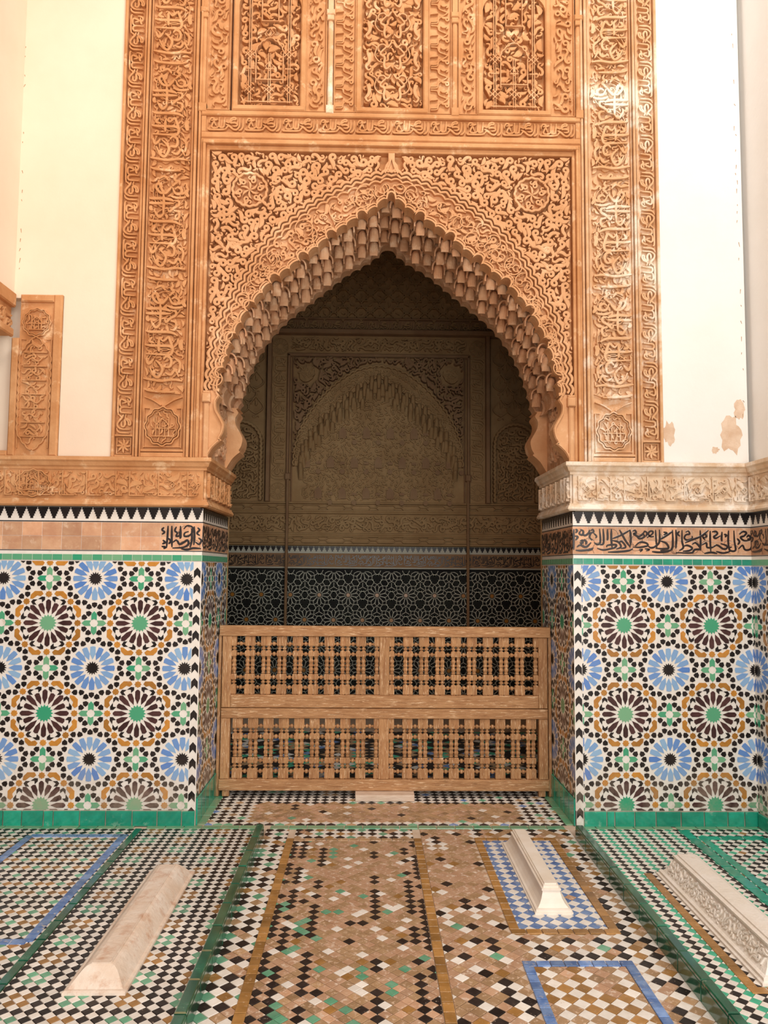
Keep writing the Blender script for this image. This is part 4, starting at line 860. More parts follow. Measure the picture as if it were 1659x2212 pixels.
fill(g, FW, xa+.01, xb-.01, 2.22, 2.86, .052, .050, .003, .018, lambda x, y: abs(x-xm) < .085*min(1, (2.875-y)/.08, (y-2.2)/.08), ('leaf', 's', 'hook', 'curl'), .85, random.Random(70))
for sx in (-1, 1):
    P = scallop(np.array([(xm+sx*.004, 2.19), (xm+sx*.05, 2.23), (xm+sx*.088, 2.29), (xm+sx*.09, 2.5), (xm+sx*.09, 2.76), (xm+sx*.05, 2.83), (xm+sx*.004, 2.872)]), 16, -.13*sx, 4); ribbon(g, FW, P, .007, .003, .020)
for k in range(7):
    y = 2.27+k*.085; ribbon(g, FW, [(xm-.07, y), (xm+.07, y)], .007, .003, .022); ribbon(g, FW, cr([(xm-.05, y+.02), (xm-.02, y+.05), (xm+.02, y+.03), (xm+.05, y+.06)], 3), .008, .003, .022)
g.build('carved_inscription', STU, t)
# the same surround carried along the foot of the left upper wall
LW = Fr((XLW, D, 0), (0, 1, 0), (0, 0, 1), (1, 0, 0))
t = thing('stucco_lintel', 'brown carved stucco lintel running towards the viewer at the left edge', 'stucco frame')
g = MB(); box(g, LW, -2.2, -.03, 2.875, 3.095, -.29, .0); g.build('beam', STU, t)
g = MB(); box(g, LW, -2.2, -.03, 3.05, 3.135, 0, .03, 0, .008); box(g, LW, -2.2, -.03, 2.87, 2.92, 0, .022, 0, .008); g.build('moulding', STU, t)
g = MB(); fill(g, LW, -2.0, -.02, 2.925, 3.045, .055, .052, 0, .016, None, ('curl', 's', 'leaf'), .85); g.build('carved_relief', STU, t)
# ================================================================== the pointed arch: frame, spandrels, lobed band, honeycomb soffit
arch = thing('stucco_arch', 'large pointed arch with lobed edge, honeycomb soffit and scrolled spandrels', 'arch')
FX, FTOP = 1.125, 4.075
g = MB()
for sx in (-1, 1):
    for d0, d1, z in ((1.180, 1.166, .0115), (1.164, 1.146, .0275), (1.146, 1.126, .0045)):
        a, b = sorted((XC+sx*d0, XC+sx*d1)); box(g, FW, a, b, 2.152, 4.147-(1.18-d0), -.055, z, 0, .004)
for q0, q1, z in ((0, .014, .012), (.016, .040, .030), (.040, .070, .004)): box(g, FW, XC-1.18+q0, XC+1.18-q0, 4.146-q1, 4.146-q0, -.055, z, 0, .004)
g.build('frame', STU, arch)
# deep ground behind the spandrel scrolls
g = MB(); N = 120; E0 = along(EXTF, N)
for a, b in zip(E0[:-1], E0[1:]):
    v = [(a[0], a[1]-.02, -.052), (b[0], b[1]-.02, -.052), (b[0], FTOP+.01, -.052), (a[0], FTOP+.01, -.052)]; g.add(FW(v), [(0, 1, 2, 3)])
for sx in (-1, 1):
    a, b = sorted((XC+sx*FX, XC+sx*EXT[-1, 0])); box(g, FW, a-.001, b+.001, 2.55, FTOP+.01, -.056, -.052)
g.build('spandrel_ground', STU, arch)
def ext_r(x, y):      # > 0 outside the band's outer edge
    dx = abs(x-XC)
    if y < EXT[-1, 1]: return dx-EXT[-1, 0]
    zc = np.interp(dx, EXT[:, 0], EXT[:, 1]) if dx < EXT[-1, 0] else -9
    return min(y-zc, 9)*.75 if zc > 0 else 1.0
ROU = [np.array(W(540, 411)), np.array(W(1150, 425))]; ROU[1][0] = 2*XC-ROU[0][0]; ROU[1][1] = ROU[0][1]
g = MB()
sp_in = lambda x, y: ext_r(x, y) > .036 and all(np.hypot(x-c[0], y-c[1]) > .135 for c in ROU) and abs(x-XC) > .075
for sx in (-1, 1):
    class _F(Fr): pass
    mf = FW if sx < 0 else Fr((2*XC, D, 0), (-1, 0, 0), (0, 0, 1), (0, -1, 0))
    m_ = MB(); pack(m_, mf, XC-FX+.004, XC-.03, 2.60, FTOP-.004, lambda x, y: ext_r(x, y) > .016 and np.hypot(x-ROU[0][0], y-ROU[0][1]) > .118 and abs(x-XC) > .055,
        [(.080, 3000, ('curl', 'curl', 'curl', 's')), (.068, 6000, ('curl', 'curl', 's', 'leaf')), (.052, 7000, ('curl', 'leaf', 's', 'hook')), (.036, 8000, ('leaf', 'hook', 's')), (.022, 8000, ('leaf', 'fat'))], -.052, .006, random.Random(17), .0020, .008, 1.08, .003, .03, 0, 400)
    o = m_.build('spandrel_scrolls', STUA, arch)
    if sx > 0: o.data.flip_normals()
for c in ROU:
    m_ = MB(); a = np.linspace(0, 2*PI, 72, endpoint=False); k = .105*(1+.03*np.cos(16*a))
    prism(m_, FW, np.c_[c[0]+.112*np.cos(a[::3]), c[1]+.112*np.sin(a[::3])], -.05, -.022)
    ribbon(m_, FW, np.c_[c[0]+k*np.cos(a), c[1]+k*np.sin(a)], .014, -.05, .014, closed=True)
    R = random.Random(5)
    for q in range(6):
        for r0, kk, w_ in ((.062, 'curl', .85), (.078, 'hook', .75), (.03, 'leaf', .6)): elem(m_, FW, (c[0]+r0*math.cos(q*PI/3+r0*20), c[1]+r0*math.sin(q*PI/3+r0*20)), .058, q*PI/3-PI/2+r0*20, kk, -.03, .008, w_)
    sg = 1 if c[0] < XC else -1
    for s_ in (-1, 1):
        P, w = LEAF; ribbon(m_, FW, place(P, (c[0]+sg*s_*.088, c[1]-s_*.088), .06, (PI/4 if sg*s_*-s_ < 0 else -PI/4)), w*.05, -.05, .016)
    m_.build('spandrel_roundel', STUA, arch)
# face of the lobed band: a tall narrow lobe, then two shallow ones, again and again
def lobes(P, per=15, k=7):
    F_ = [.0, .30, .66, 1.0]; B_ = [.62, .24, .26]; L = []
    T = np.linspace(0, 1, 2001); Q = along(P, 2001); o = []
    cuts = sorted({0.0, 1.0} | {(.5+sg*((q+f)-.15)/per) for q in range(0, per//2+1) for f in F_[:-1] for sg in (-1, 1) if 0 < .5+sg*((q+f)-.15)/per < 1})
    for a, b in zip(cuts[:-1], cuts[1:]):
        A, Bp = Q[int(round(a*2000))], Q[int(round(b*2000))]; e = Bp-A; ln = np.hypot(*e); nr = np.array([-e[1], e[0]])/ln
        fr_ = (abs((a+b)/2-.5)*per+.15) % 1; bl = B_[0] if fr_ < .30 else B_[1]
        if abs((a+b)/2-.5) < .006: bl = .9
        h = bl*ln; h = min(h, .05 if bl < .5 else .062)
        for q in range(k):
            t = q/k; o.append(A+e*t+nr*h*math.sqrt(max(0, 1-(2*t-1)**2)))
    o.append(Q[-1]); return np.array(o)
# (profile used for the face and its rims)
lob = lobes(INTF); N = len(lob)
s_ = np.linspace(0, 1, N); EXo = along(EXTF, N)
g = MB(); i = np.arange(N-1)
v = np.concatenate([np.c_[EXo, np.full(N, -.052)], np.c_[EXo, np.full(N, -.022)], np.c_[lob, np.full(N, -.022)], np.c_[lob, np.full(N, -.10)]])
g.add(FW(v), np.concatenate([np.c_[i+k*N, i+1+k*N, i+1+(k+1)*N, i+(k+1)*N][:, ::-1] for k in range(3)])); g.build('lobed_band', STUA, arch)
g = MB()
sc_o = scallop(EXTF, 58, .22, 5)
ribbon(g, FW, sc_o, .016, -.052, .020); ribbon(g, FW, offset(sc_o, -.022), .014, -.03, .012); ribbon(g, FW, scallop(offset(EXTF, -.046), 52, .2, 5), .011, -.03, .006)
ribbon(g, FW, offset(lob, .006), .011, -.06, .012); ribbon(g, FW, lobes(offset(INTF, .022)), .009, -.03, .008); g.build('lobed_rims', STUA, arch)
# fine scrollwork on the band: looping stems, small leaves
g = MB(); R = random.Random(77); M = 150; Ai, Ae = along(offset(INTF, .05), M), along(offset(EXTF, -.07), M)
IX, IZ = cr(INT, 5).T
def in_band(x, y):
    dx = abs(x-XC)
    if y < INT[-1, 1]+.02 or ext_r(x, y) > -.035: return False
    zi = np.interp(dx, IX, IZ) if dx < IX[-1] else -9
    return y-zi > .05 if zi > 0 else True
hb = MB(); pack(g, FW, XC-1.1, XC, 2.6, 3.95, in_band, [(.07, 1500, ('curl', 's', 'fat')), (.05, 3500, ('leaf', 's', 'hook', 'curl')), (.032, 6000, ('leaf', 'hook', 's'))], -.024, .002, R, .003, .006, .9)
pack(g, FW, XC, XC+1.1, 2.6, 3.95, in_band, [(.07, 1500, ('curl', 's', 'fat')), (.05, 3500, ('leaf', 's', 'hook', 'curl')), (.032, 6000, ('leaf', 'hook', 's'))], -.024, .002, R, .003, .006, .9)
for k in range(2, M-2):
    for f in (R.uniform(.0, .3), R.uniform(.35, .65), R.uniform(.7, 1.0)):
        if R.random() < .5: continue
        p = Ai[k]+(Ae[k]-Ai[k])*f; rr = R.choice((.014, .02, .03, .042, .055)); a0 = R.uniform(0, 6.3); A = arc(p, rr, a0, a0+R.uniform(2.0, 5.2), 15)
        if not (in_band(*A[0]) and in_band(*A[-1]) and in_band(*A[7])): continue
        ribbon(g, FW, A, .0065, -.024, .010)
g.build('band_scrollwork', STUA, arch)
# palmette at the crown
g = MB(); zc = EXT[0, 1]
prism(g, FW, [(XC-.05, zc+.005), (XC-.038, zc+.05), (XC-.02, zc+.075), (XC-.02, FTOP), (XC+.02, FTOP), (XC+.02, zc+.075), (XC+.038, zc+.05), (XC+.05, zc+.005)], -.05, .008, 0, .004)
ribbon(g, FW, cr([(XC-.04, zc-.01), (XC-.018, zc+.03), (XC, zc+.085), (XC+.018, zc+.03), (XC+.04, zc-.01)], 4), .009, 0, .022)
for sx in (-1, 1): elem(g, FW, (XC+sx*.022, zc+.004), .036, 0, 'curl', 0, .022, .8, sx > 0)
g.build('crown_palmette', STUA, arch)
# ------------------------------------------------------------------ brackets at the springing, front and rear
BR = [(475, 838), (469, 846), (474, 856), (467, 868), (468, 885), (477, 902), (484, 918), (481, 936), (475, 947), (478, 951), (469, 958), (457, 970), (449, 984), (446, 992)]
BRw = [(XC-W(u, v)[0], W(u, v)[1]) for u, v in BR]; BRw = [(d, z) for d, z in BRw if z < INT[-1, 1]]
BRc = np.concatenate([[(INT[-1, 0], INT[-1, 1]+.004)], cr(BRw, 3)])
def plate(mb, sx, z0, z1, outer, prof, m=0):
    P = [(XC+sx*outer, 2.152), (XC+sx*outer, prof[0][1]+.001)]+[(XC+sx*d, max(z, 2.152)) for d, z in prof]
    prism(mb, FW, P, z0, z1, m)
    Q = np.array([(XC+sx*d, z) for d, z in prof]); return Q
for sx in (-1, 1):
    g = MB(); Q = plate(g, sx, -.10, 0, FX+.002, BRc); ribbon(g, FW, offset(Q, .008*sx), .010, -.01, .012)
    a, b = sorted((XC+sx*1.122, XC+sx*1.088)); box(g, FW, a, b, 2.152, 2.49, -.01, .02, 0, .008); box(g, FW, a-.008, b+.008, 2.49, 2.545, -.01, .03, 0, .006); box(g, FW, a-.004, b+.004, 2.545, 2.56, -.01, .024, 0, .004); g.build('front_bracket', STUA, arch)
    BRr = [(d-.012, z+.02) for d, z in BRc if z > 2.2]+[(1.10, 2.155)]
    g = MB(); plate(g, sx, -.80, -.60, 1.145, BRr); g.build('rear_bracket', STUA, arch)
    g = MB(); a, b = sorted((XC+sx*1.14, XC+sx*1.098)); box(g, FW, a, b, 2.152, 2.75, -.60, -.10); g.build('jamb_panel', MUQ, arch)
    g = MB(); fr = Fr((XC-1.098, D, 0), (0, 1, 0), (0, 0, 1), (1, 0, 0)) if sx < 0 else Fr((XC+1.098, D+.6, 0), (0, -1, 0), (0, 0, 1), (-1, 0, 0))
    fill(g, fr, .11, .59, 2.2, 2.72, .07, .062, 0, .016); g.build('jamb_relief', MUQ, arch)
# ------------------------------------------------------------------ honeycomb tiers
def tongue(w, h, p):
    nz, na = 10, 7; v = []
    for k in range(nz):
        t = k/(nz-1); z = h*t; hd = h-w*.6; cap = 1 if z < hd else math.sqrt(max(0, 1-((z-hd)/(w*.6))**2))
        hw = w/2*cap*(.82+.18*min(1, t/.35)); pr = p*(.12+.88*math.sin(min(1, t*1.25)*PI/2))*(.1+.9*cap)
        for q in range(na):
            a = PI*q/(na-1); v.append((-hw*math.cos(a), -pr*math.sin(a), z))
    f = [(k*na+q, k*na+q+1, (k+1)*na+q+1, (k+1)*na+q) for k in range(nz-1) for q in range(na-1)]+[tuple(range(na))[::-1]]
    return v, f
def tongue_mesh(w, h, p):
    m_ = MB(); v, f = tongue(w, h, p*.8); m_.add(v, f); F0 = Fr((0, 0, 0), (1, 0, 0), (0, 0, 1), (0, -1, 0))
    hw = w/2*1.25; A = [(-hw, h*.42)]+[(-hw*math.cos(a), h-w*.6+w*.84*math.sin(a)) for a in np.linspace(0, PI, 11)]+[(hw, h*.42)]
    ribbon(m_, F0, A, w*.16, -.02, p*.95, bev=.35); return m_.mesh('honeycomb_cell', [MUQ])
TM = [tongue_mesh(.066, .100, .05), tongue_mesh(.058, .088, .05), tongue_mesh(.062, .094, .05)]
tiers = [(.12, 35, .0, .010), (.33, 36, .5, -.004), (.54, 35, .0, -.014)]
for k, (dy, n, ph, lift) in enumerate(tiers):
    up = offset(INTF, .10); lo = offset(scallop(INTF, n, .22, 5), .035+lift); n2 = len(lo); U = along(up, n2); i = np.arange(n2-1)
    g = MB(); v = np.concatenate([np.c_[U, np.full(n2, -dy-.03)], np.c_[lo, np.full(n2, -dy-.03)], np.c_[lo, np.full(n2, -dy-.21)]])
    g.add(FW(v), np.concatenate([np.c_[i, i+1, i+1+n2, i+n2][:, ::-1], np.c_[i+n2, i+1+n2, i+1+2*n2, i+2*n2][:, ::-1]])); g.build('honeycomb_tier', MUQ, arch)
    Q = along(INTF, 2*n+1)[(1 if ph else 0)::2]
    R = random.Random(k)
    for q, p in enumerate(Q):
        if p[1] < 2.62: continue
        me = TM[(q+k) % 3]; inst('honeycomb_cell', me, (p[0]+R.uniform(-.004, .004), D+dy+.03, p[1]-.038+lift*.5+(.034 if q % 2 else 0)), arch)
# rear face of the soffit
g = MB(); lo = scallop(offset(INTF, -.004), 40, .2, 5); n2 = len(lo); U = along(offset(INTF, .10), n2); i = np.arange(n2-1)
v = np.concatenate([np.c_[U, np.full(n2, -.70)], np.c_[lo, np.full(n2, -.70)], np.c_[lo, np.full(n2, -.80)], np.c_[U, np.full(n2, -.80)]])
g.add(FW(v), np.concatenate([np.c_[i+k*n2, i+1+k*n2, i+1+(k+1)*n2, i+(k+1)*n2][:, ::-1] for k in range(3)])); g.build('rear_lobed_edge', MUQ, arch)
# ================================================================== far wall of the chamber
def B(u, v): return W(u, v, D2)
CXB = (B(580, 900)[0]+B(1054, 900)[0])/2
def bz(v, u=815): return B(u, v)[1]
KX = FPX/D2      # pixels for a metre on the far wall
# star-pattern tile dado
t = thing('star_tile_dado', 'dim grey-green star tile dado on the far wall behind the gate', 'tile panel')
zt = bz(1229); X0_, X1_ = CXB-2.1, CXB+2.1
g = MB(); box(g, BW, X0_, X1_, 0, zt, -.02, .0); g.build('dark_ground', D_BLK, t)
g, g2, g3 = MB(), MB(), MB(); hx_, hy_ = .332, .285; r0 = bz(1286)
rows = range(-4, 2)
def inr(P, m=.004): return (P[:, 0] > X0_+m).all() and (P[:, 0] < X1_-m).all() and (P[:, 1] > .02).all() and (P[:, 1] < zt-.008).all()
for j in rows:
    for i in range(-7, 8):
        c = (CXB+(i+.5*(j % 2))*hx_, r0+j*hy_)
        if abs(c[0]-CXB) > 2.2: continue
        for k in range(12):
            a = k*PI/6; e = np.array([math.cos(a), math.sin(a)]); n_ = np.array([-e[1], e[0]])
            P = np.array([c+e*.028, c+e*.06+n_*.018, c+e*.10+n_*.021, c+e*.125, c+e*.10-n_*.021, c+e*.06-n_*.018])
            if inr(P): ribbon(g, BW, P, .008, -.001, .004, closed=True)
            Q = np.array([c+e*.125, c+np.array([math.cos(a+PI/12), math.sin(a+PI/12)])*.148, c+np.array([math.cos(a+PI/6), math.sin(a+PI/6)])*.125])
            if inr(Q): ribbon(g, BW, Q, .008, -.001, .004)
            Q2 = np.array([c+np.array([math.cos(a+PI/12), math.sin(a+PI/12)])*.148, c+np.array([math.cos(a+PI/12), math.sin(a+PI/12)])*.19])
            if inr(Q2): ribbon(g, BW, Q2, .008, -.001, .004)
            h = np.array([c+np.array([math.cos(a+PI/12), math.sin(a+PI/12)])*.168+np.array([math.cos(q), math.sin(q)])*.022 for q in np.arange(0, 2*PI, PI/3)])
            if inr(h): prism(g3, BW, h, -.001, .002)
        P = np.array([c+np.array([math.cos(q), math.sin(q)])*.022 for q in np.arange(0, 2*PI, PI/6)])
        if inr(P): prism(g2, BW, P, -.001, .004)
        for a in (PI/2, PI/2+2*PI/3, PI/2-2*PI/3):
            p = np.array(c)+np.array([hx_/2, hy_*.33]); Q = np.array([p, p+np.array([math.cos(a), math.sin(a)])*.05])
            if inr(Q): ribbon(g, BW, Q, .008, -.001, .004)
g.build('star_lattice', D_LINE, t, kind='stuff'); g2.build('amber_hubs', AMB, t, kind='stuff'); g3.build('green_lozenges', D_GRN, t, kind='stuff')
# dark inscription tiles, merlons
t = thing('far_tile_frieze', 'dim dark inscription tiles under small black merlons on the far wall', 'tile frieze')
za, zb_, zc_, zd_ = zt, bz(1227), bz(1195), bz(1181)
g = MB(); box(g, BW, X0_, X1_, zt+.002, zd_, -.02, .0); g.build('white_ground', D_LINE, t)
g = MB(); box(g, BW, X0_, X1_, zb_+.006, zc_-.006, -.01, .002); g.build('brown_tiles', DSTUW, t)
g = MB(); n = int((X1_-X0_)/.062)
for i in range(n):
    x = X0_+.031+i*.062; H = zd_-zc_-.004
    prism(g, BW, [(x-.028, zd_-.002), (x+.028, zd_-.002), (x+.028, zd_-H*.3), (x+.018, zd_-H*.3), (x+.018, zd_-H*.6), (x+.008, zd_-H*.6), (x+.008, zd_-H*.85), (x-.008, zd_-H*.85), (x-.008, zd_-H*.6), (x-.018, zd_-H*.6), (x-.018, zd_-H*.3), (x-.028, zd_-H*.3)], -.001, .003)
g.build('black_merlons', BLK, t, kind='stuff')
g = MB(); sy = (zc_-zb_-.03)/245; sx_ = sy*.9; L = 1500*sx_; x = X0_+.02
while x+L < X1_:
    strokes(g, BW, CAL, lambda P: x+(P[:, 0]-40)*sx_, lambda P: zb_+.014+(455-P[:, 1])*sy, 14*sy, .001, .005, k=2); x += L+.02
g.build('painted_inscription', INK, t)
# stucco bands above the tiles
t = thing('far_stucco_frieze', 'dim carved stucco bands with cartouches on the far wall above the tiles', 'stucco frieze')
g = MB(); z0, z1 = bz(1180), bz(1087); box(g, BW, X0_, X1_, z0+.002, z1, -.02, 0); g.build('ground', DSTU, t)
g = MB()
for v in (1177, 1159, 1155, 1109, 1105, 1088): box(g, BW, X0_, X1_, bz(v)-.012, bz(v)+.012, -.01, .03, 0, .006)
g.build('moulding', DSTU, t)
g = MB()
for v0, v1 in ((1175, 1161), (1104, 1091)):
    ya, yb = bz(v0)+.012, bz(v1)-.008; x = X0_+.05
    while x < X1_-.3:
        ym = (ya+yb)/2; ribbon(g, BW, [(x, ym), (x+.03, yb), (x+.2, yb), (x+.23, ym), (x+.2, ya), (x+.03, ya)], .012, 0, .026, closed=True); ribbon(g, BW, [(x+.23, ym), (x+.29, ym)], .012, 0, .024); x += .29
pack(g, BW, X0_+.02, X1_-.02, bz(1152), bz(1112), None, [(.12, 900, ('curl', 's')), (.08, 2500, ('curl', 's', 'leaf')), (.05, 3000, ('leaf', 'hook'))], 0, .03, random.Random(3), .006); g.build('carved_relief', DSTU, t)
# blind arch in its square frame
t = thing('blind_arch', 'dim blind arch with honeycomb fringe, centred on the far wall', 'arch')
xi, xo = B(1010, 900)[0]-CXB, B(1056, 900)[0]-CXB; zbm = z1
ztop, zin = bz(728), bz(770)
g = MB(); box(g, BW, CXB-xo, CXB+xo, zbm, ztop, -.02, .02); g.build('ground', DSTU, t)
g = MB()
for sx in (-1, 1):
    for d, w_, z in ((xo, .05, .07), (xi+.02, .035, .05), (xi-.03, .02, .035)):
        a, b = sorted((CXB+sx*d, CXB+sx*(d-w_))); box(g, BW, a, b, zbm, ztop if d == xo else zin, 0, z, 0, .008)
box(g, BW, CXB-xo-.3, CXB+xo+.3, ztop-.005, ztop+.05, 0, .09, 0, .01); box(g, BW, CXB-xi-.02, CXB+xi+.02, zin-.03, zin+.01, 0, .05, 0, .008)
g.build('frame', DSTUW, t)
g = MB(); bw_ = xo-.05-xi
for sx in (-1, 1):
    a, b = sorted((CXB+sx*(xi+.03), CXB+sx*(xo-.06)))
    kufic(g, BW, a, b, zbm+.26, zin-.02, .018, .036, -sx)
    for yc in (zbm+.13, ztop-.14):
        c = ((a+b)/2, yc); prism(g, BW, blob(c[0], c[1], .015, .015, 4, rng, 0), .02, .022)
        ribbon(g, BW, arc(c, .095, 0, 2*PI, 24)[:-1], .008, .018, .032, closed=True)
        for k in range(16): e = np.array([math.cos(k*PI/8), math.sin(k*PI/8)]); ribbon(g, BW, [np.array(c)+e*.03, np.array(c)+e*.085], .012, .018, .03)
    box(g, BW, a-.01, b+.01, ztop-.265, ztop-.255, .018, .03); box(g, BW, a-.01, b+.01, zbm+.245, zbm+.255, .018, .03)
pack(g, BW, CXB-xi+.0, CXB+xi, zin+.03, ztop-.02, None, [(.11, 600, ('curl', 's')), (.07, 1500, ('curl', 's', 'leaf')), (.045, 1500, ('leaf', 'hook'))], .018, .045, random.Random(4), .006); g.build('frame_inscription', DSTU, t)
AE = np.array([(0, bz(797)), (.22, bz(805)), (.42, bz(826)), (.6, bz(856)), (.76, bz(893)), (.87, bz(930)), (.935, bz(970)), (.955, bz(1010))]); sc_ = (xi-.05)/.98; AE[:, 0] *= sc_
AI = np.array([(0, bz(818)), (.15, bz(835)), (.33, bz(858)), (.5, bz(885)), (.66, bz(915)), (.78, bz(945)), (.86, bz(975)), (.895, bz(1010))]); AI[:, 0] *= sc_
def fullb(h):
    h = cr(h, 4); l = h*np.array([-1, 1])+np.array([CXB, 0]); r = h+np.array([CXB, 0]); return np.concatenate([l[::-1], r[1:]])
AEF, AIF = fullb(AE), fullb(AI)
def aez(x): return np.interp(abs(x-CXB), AE[:, 0], AE[:, 1]) if abs(x-CXB) < AE[-1, 0] else 0
g = MB(); pack(g, BW, CXB-xi+.05, CXB+xi-.05, bz(1000), zin-.03, lambda x, y: y > aez(x)+.05 and min(np.hypot(x-CXB-s*xi*.80, y-bz(813)) for s in (-1, 1)) > .12, [(.10, 1500, ('curl', 's', 'fat')), (.07, 4000, ('curl', 's', 'leaf')), (.045, 5000, ('leaf', 'hook'))], .015, .07, random.Random(12), .005); g.build('spandrel_scrolls', DSTUW, t)
for s in (-1, 1):
    c = (CXB+s*xi*.80, bz(813)); g = MB(); a = np.linspace(0, 2*PI, 40, endpoint=False); prism(g, BW, np.c_[c[0]+(.085*np.cos(a)-s*.0)*(1+.04*np.cos(10*a))+.02*np.sin(a)*-s, c[1]+.095*np.sin(a)], .015, .05); fill(g, BW, c[0]-.08, c[0]+.08, c[1]-.09, c[1]+.09, .05, .045, .045, .06, lambda x, y: np.hypot(x-c[0], y-c[1]) < .075); g.build('spandrel_roundel', DSTU, t)
g = MB(); N = 80; a_, b_ = along(AEF, N), along(AIF, N); i = np.arange(N-1); v = np.concatenate([np.c_[a_, np.full(N, .01)], np.c_[a_, np.full(N, .05)], np.c_[b_, np.full(N, .05)], np.c_[b_, np.full(N, -.02)]])
g.add(BW(v), np.concatenate([np.c_[i+k*N, i+1+k*N, i+1+(k+1)*N, i+(k+1)*N][:, ::-1] for k in range(3)]))
ribbon(g, BW, scallop(AEF, 46, .2, 4), .02, .01, .07); R = random.Random(2)
for k in range(2, N-2):
    for f in (.3, .7):
        p = a_[k]+(b_[k]-a_[k])*f; elem(g, BW, p, .075, R.uniform(0, 6), R.choice(('curl', 's', 'hook')), .045, .064, .85)
g.build('arch_band', DSTU, t)
# tympanum with rows of small blind windows
g = MB(); b2 = along(AIF, 60)
for p, q in zip(b2[:-1], b2[1:]):
    v = [(p[0], zbm, .021), (q[0], zbm, .021), (q[0], q[1], .021), (p[0], p[1], .021)]; g.add(BW(v), [(0, 1, 2, 3)])
pack(g, BW, CXB-xi*.86, CXB+xi*.86, zbm+.01, bz(850), lambda x, y: y < np.interp(abs(x-CXB), AI[:, 0], AI[:, 1])-.17 if abs(x-CXB) < AI[-1, 0] else False, [(.06, 6000, ('curl', 's', 'hook')), (.04, 9000, ('leaf', 's'))], .02, .04, random.Random(6), .006); g.build('tympanum', DSTU, t)
g = MB()
for j, v in enumerate((940, 1003, 1069)):
    for k in range(-4, 5):
        x = CXB+(k+(0 if j % 2 else .5))*51.5/KX; y = bz(v)
        if abs(x-CXB) > xi*.86 or y+.12 > np.interp(abs(x-CXB), AI[:, 0], AI[:, 1])-.1: continue
        w2, h2 = .042, .055; prism(g, BW, [(x-w2, y-h2), (x+w2, y-h2), (x+w2, y+h2*.5), (x+w2*.5, y+h2*1.1), (x, y+h2*1.5), (x-w2*.5, y+h2*1.1), (x-w2, y+h2*.5)], .03, .046)
        prism(g, BW, [(x+.11, y-.014), (x+.165, y-.014), (x+.165, y+.014), (x+.11, y+.014)], .03, .046); prism(g, BW, blob(x+.137, y-.10, .03, .03, 8, rng, 0), .03, .046)
g.build('blind_windows', DSTUW, t, kind='stuff')
def small_tongues(n, dz, zz, hgt, w_):
    g = MB(); Q = along(AIF, n)
    for q, p in enumerate(Q[1:-1]):
        v, f = tongue(w_, hgt, .05); v = np.array(v); g2_ = np.c_[v[:, 0]+p[0], v[:, 2]+p[1]+dz+(.03 if q % 2 else 0), -v[:, 1]+zz]; g.add(BW(g2_), f)
    return g
for k, (n, dz, zz, h) in enumerate(((31, -.13, .04, .17), (30, -.20, .05, .15), (27, -.27, .035, .14))): small_tongues(n, dz, zz, h, .062).build('honeycomb_fringe', DSTU, t, kind='stuff')
# upper star fretwork, inscription strip, dark cornice
t = thing('star_fretwork', 'dim star-pattern fretwork filling the top of the far wall', 'stucco panel')
g = MB(); zl, zh = bz(690), 5.9; box(g, BW, X0_, X1_, zl, zh, -.02, .0); g.build('ground', DSTU, t)
g = MB(); P_ = 40/KX; ni = int(4.2/P_)
for i in range(-ni//2, ni//2+1):
    for j in range(0, int((5.6-zl)/P_)+1):
        c = (CXB+i*P_, zl+.06+j*P_); s = P_*.31
        if c[1] > 5.6: continue
        for a in (0, PI/4): ribbon(g, BW, [(c[0]+s*1.414*math.cos(a+PI/4+k*PI/2), c[1]+s*1.414*math.sin(a+PI/4+k*PI/2)) for k in range(4)], .014, 0, .034, closed=True)
        for k in range(4):
            e = np.array([math.cos(k*PI/2), math.sin(k*PI/2)]); ribbon(g, BW, [np.array(c)+e*s*1.414, np.array(c)+e*P_*.5], .014, 0, .034)
        elem(g, BW, c, .05, i+j, 'leaf', 0, .026); elem(g, BW, (c[0]+P_/2, c[1]+P_/2), .06, i-j, 'leaf', 0, .026)
g.build('star_lattice', DSTU, t)
g = MB(); box(g, BW, X0_, X1_, bz(540), bz(534), 0, .05, 0, .008); g.build('moulding', DSTUW, t)
t = thing('far_inscription_strip', 'dim carved inscription strip between the star fretwork and the blind arch', 'stucco panel')
g = MB(); box(g, BW, X0_, X1_, bz(722), bz(690)-.002, -.02, .01); g.build('ground', DSTUW, t)
g = MB(); box(g, BW, X0_, X1_, bz(694), bz(690)-.003, .0, .04, 0, .006); box(g, BW, X0_, X1_, bz(724)+.002, bz(718), .0, .06, 0, .008); g.build('moulding', DSTUW, t)
g = MB(); kufic(g, BW, X0_+.05, X1_-.05, bz(716), bz(696), .008, .03); g.build('carved_letters', DSTU, t)
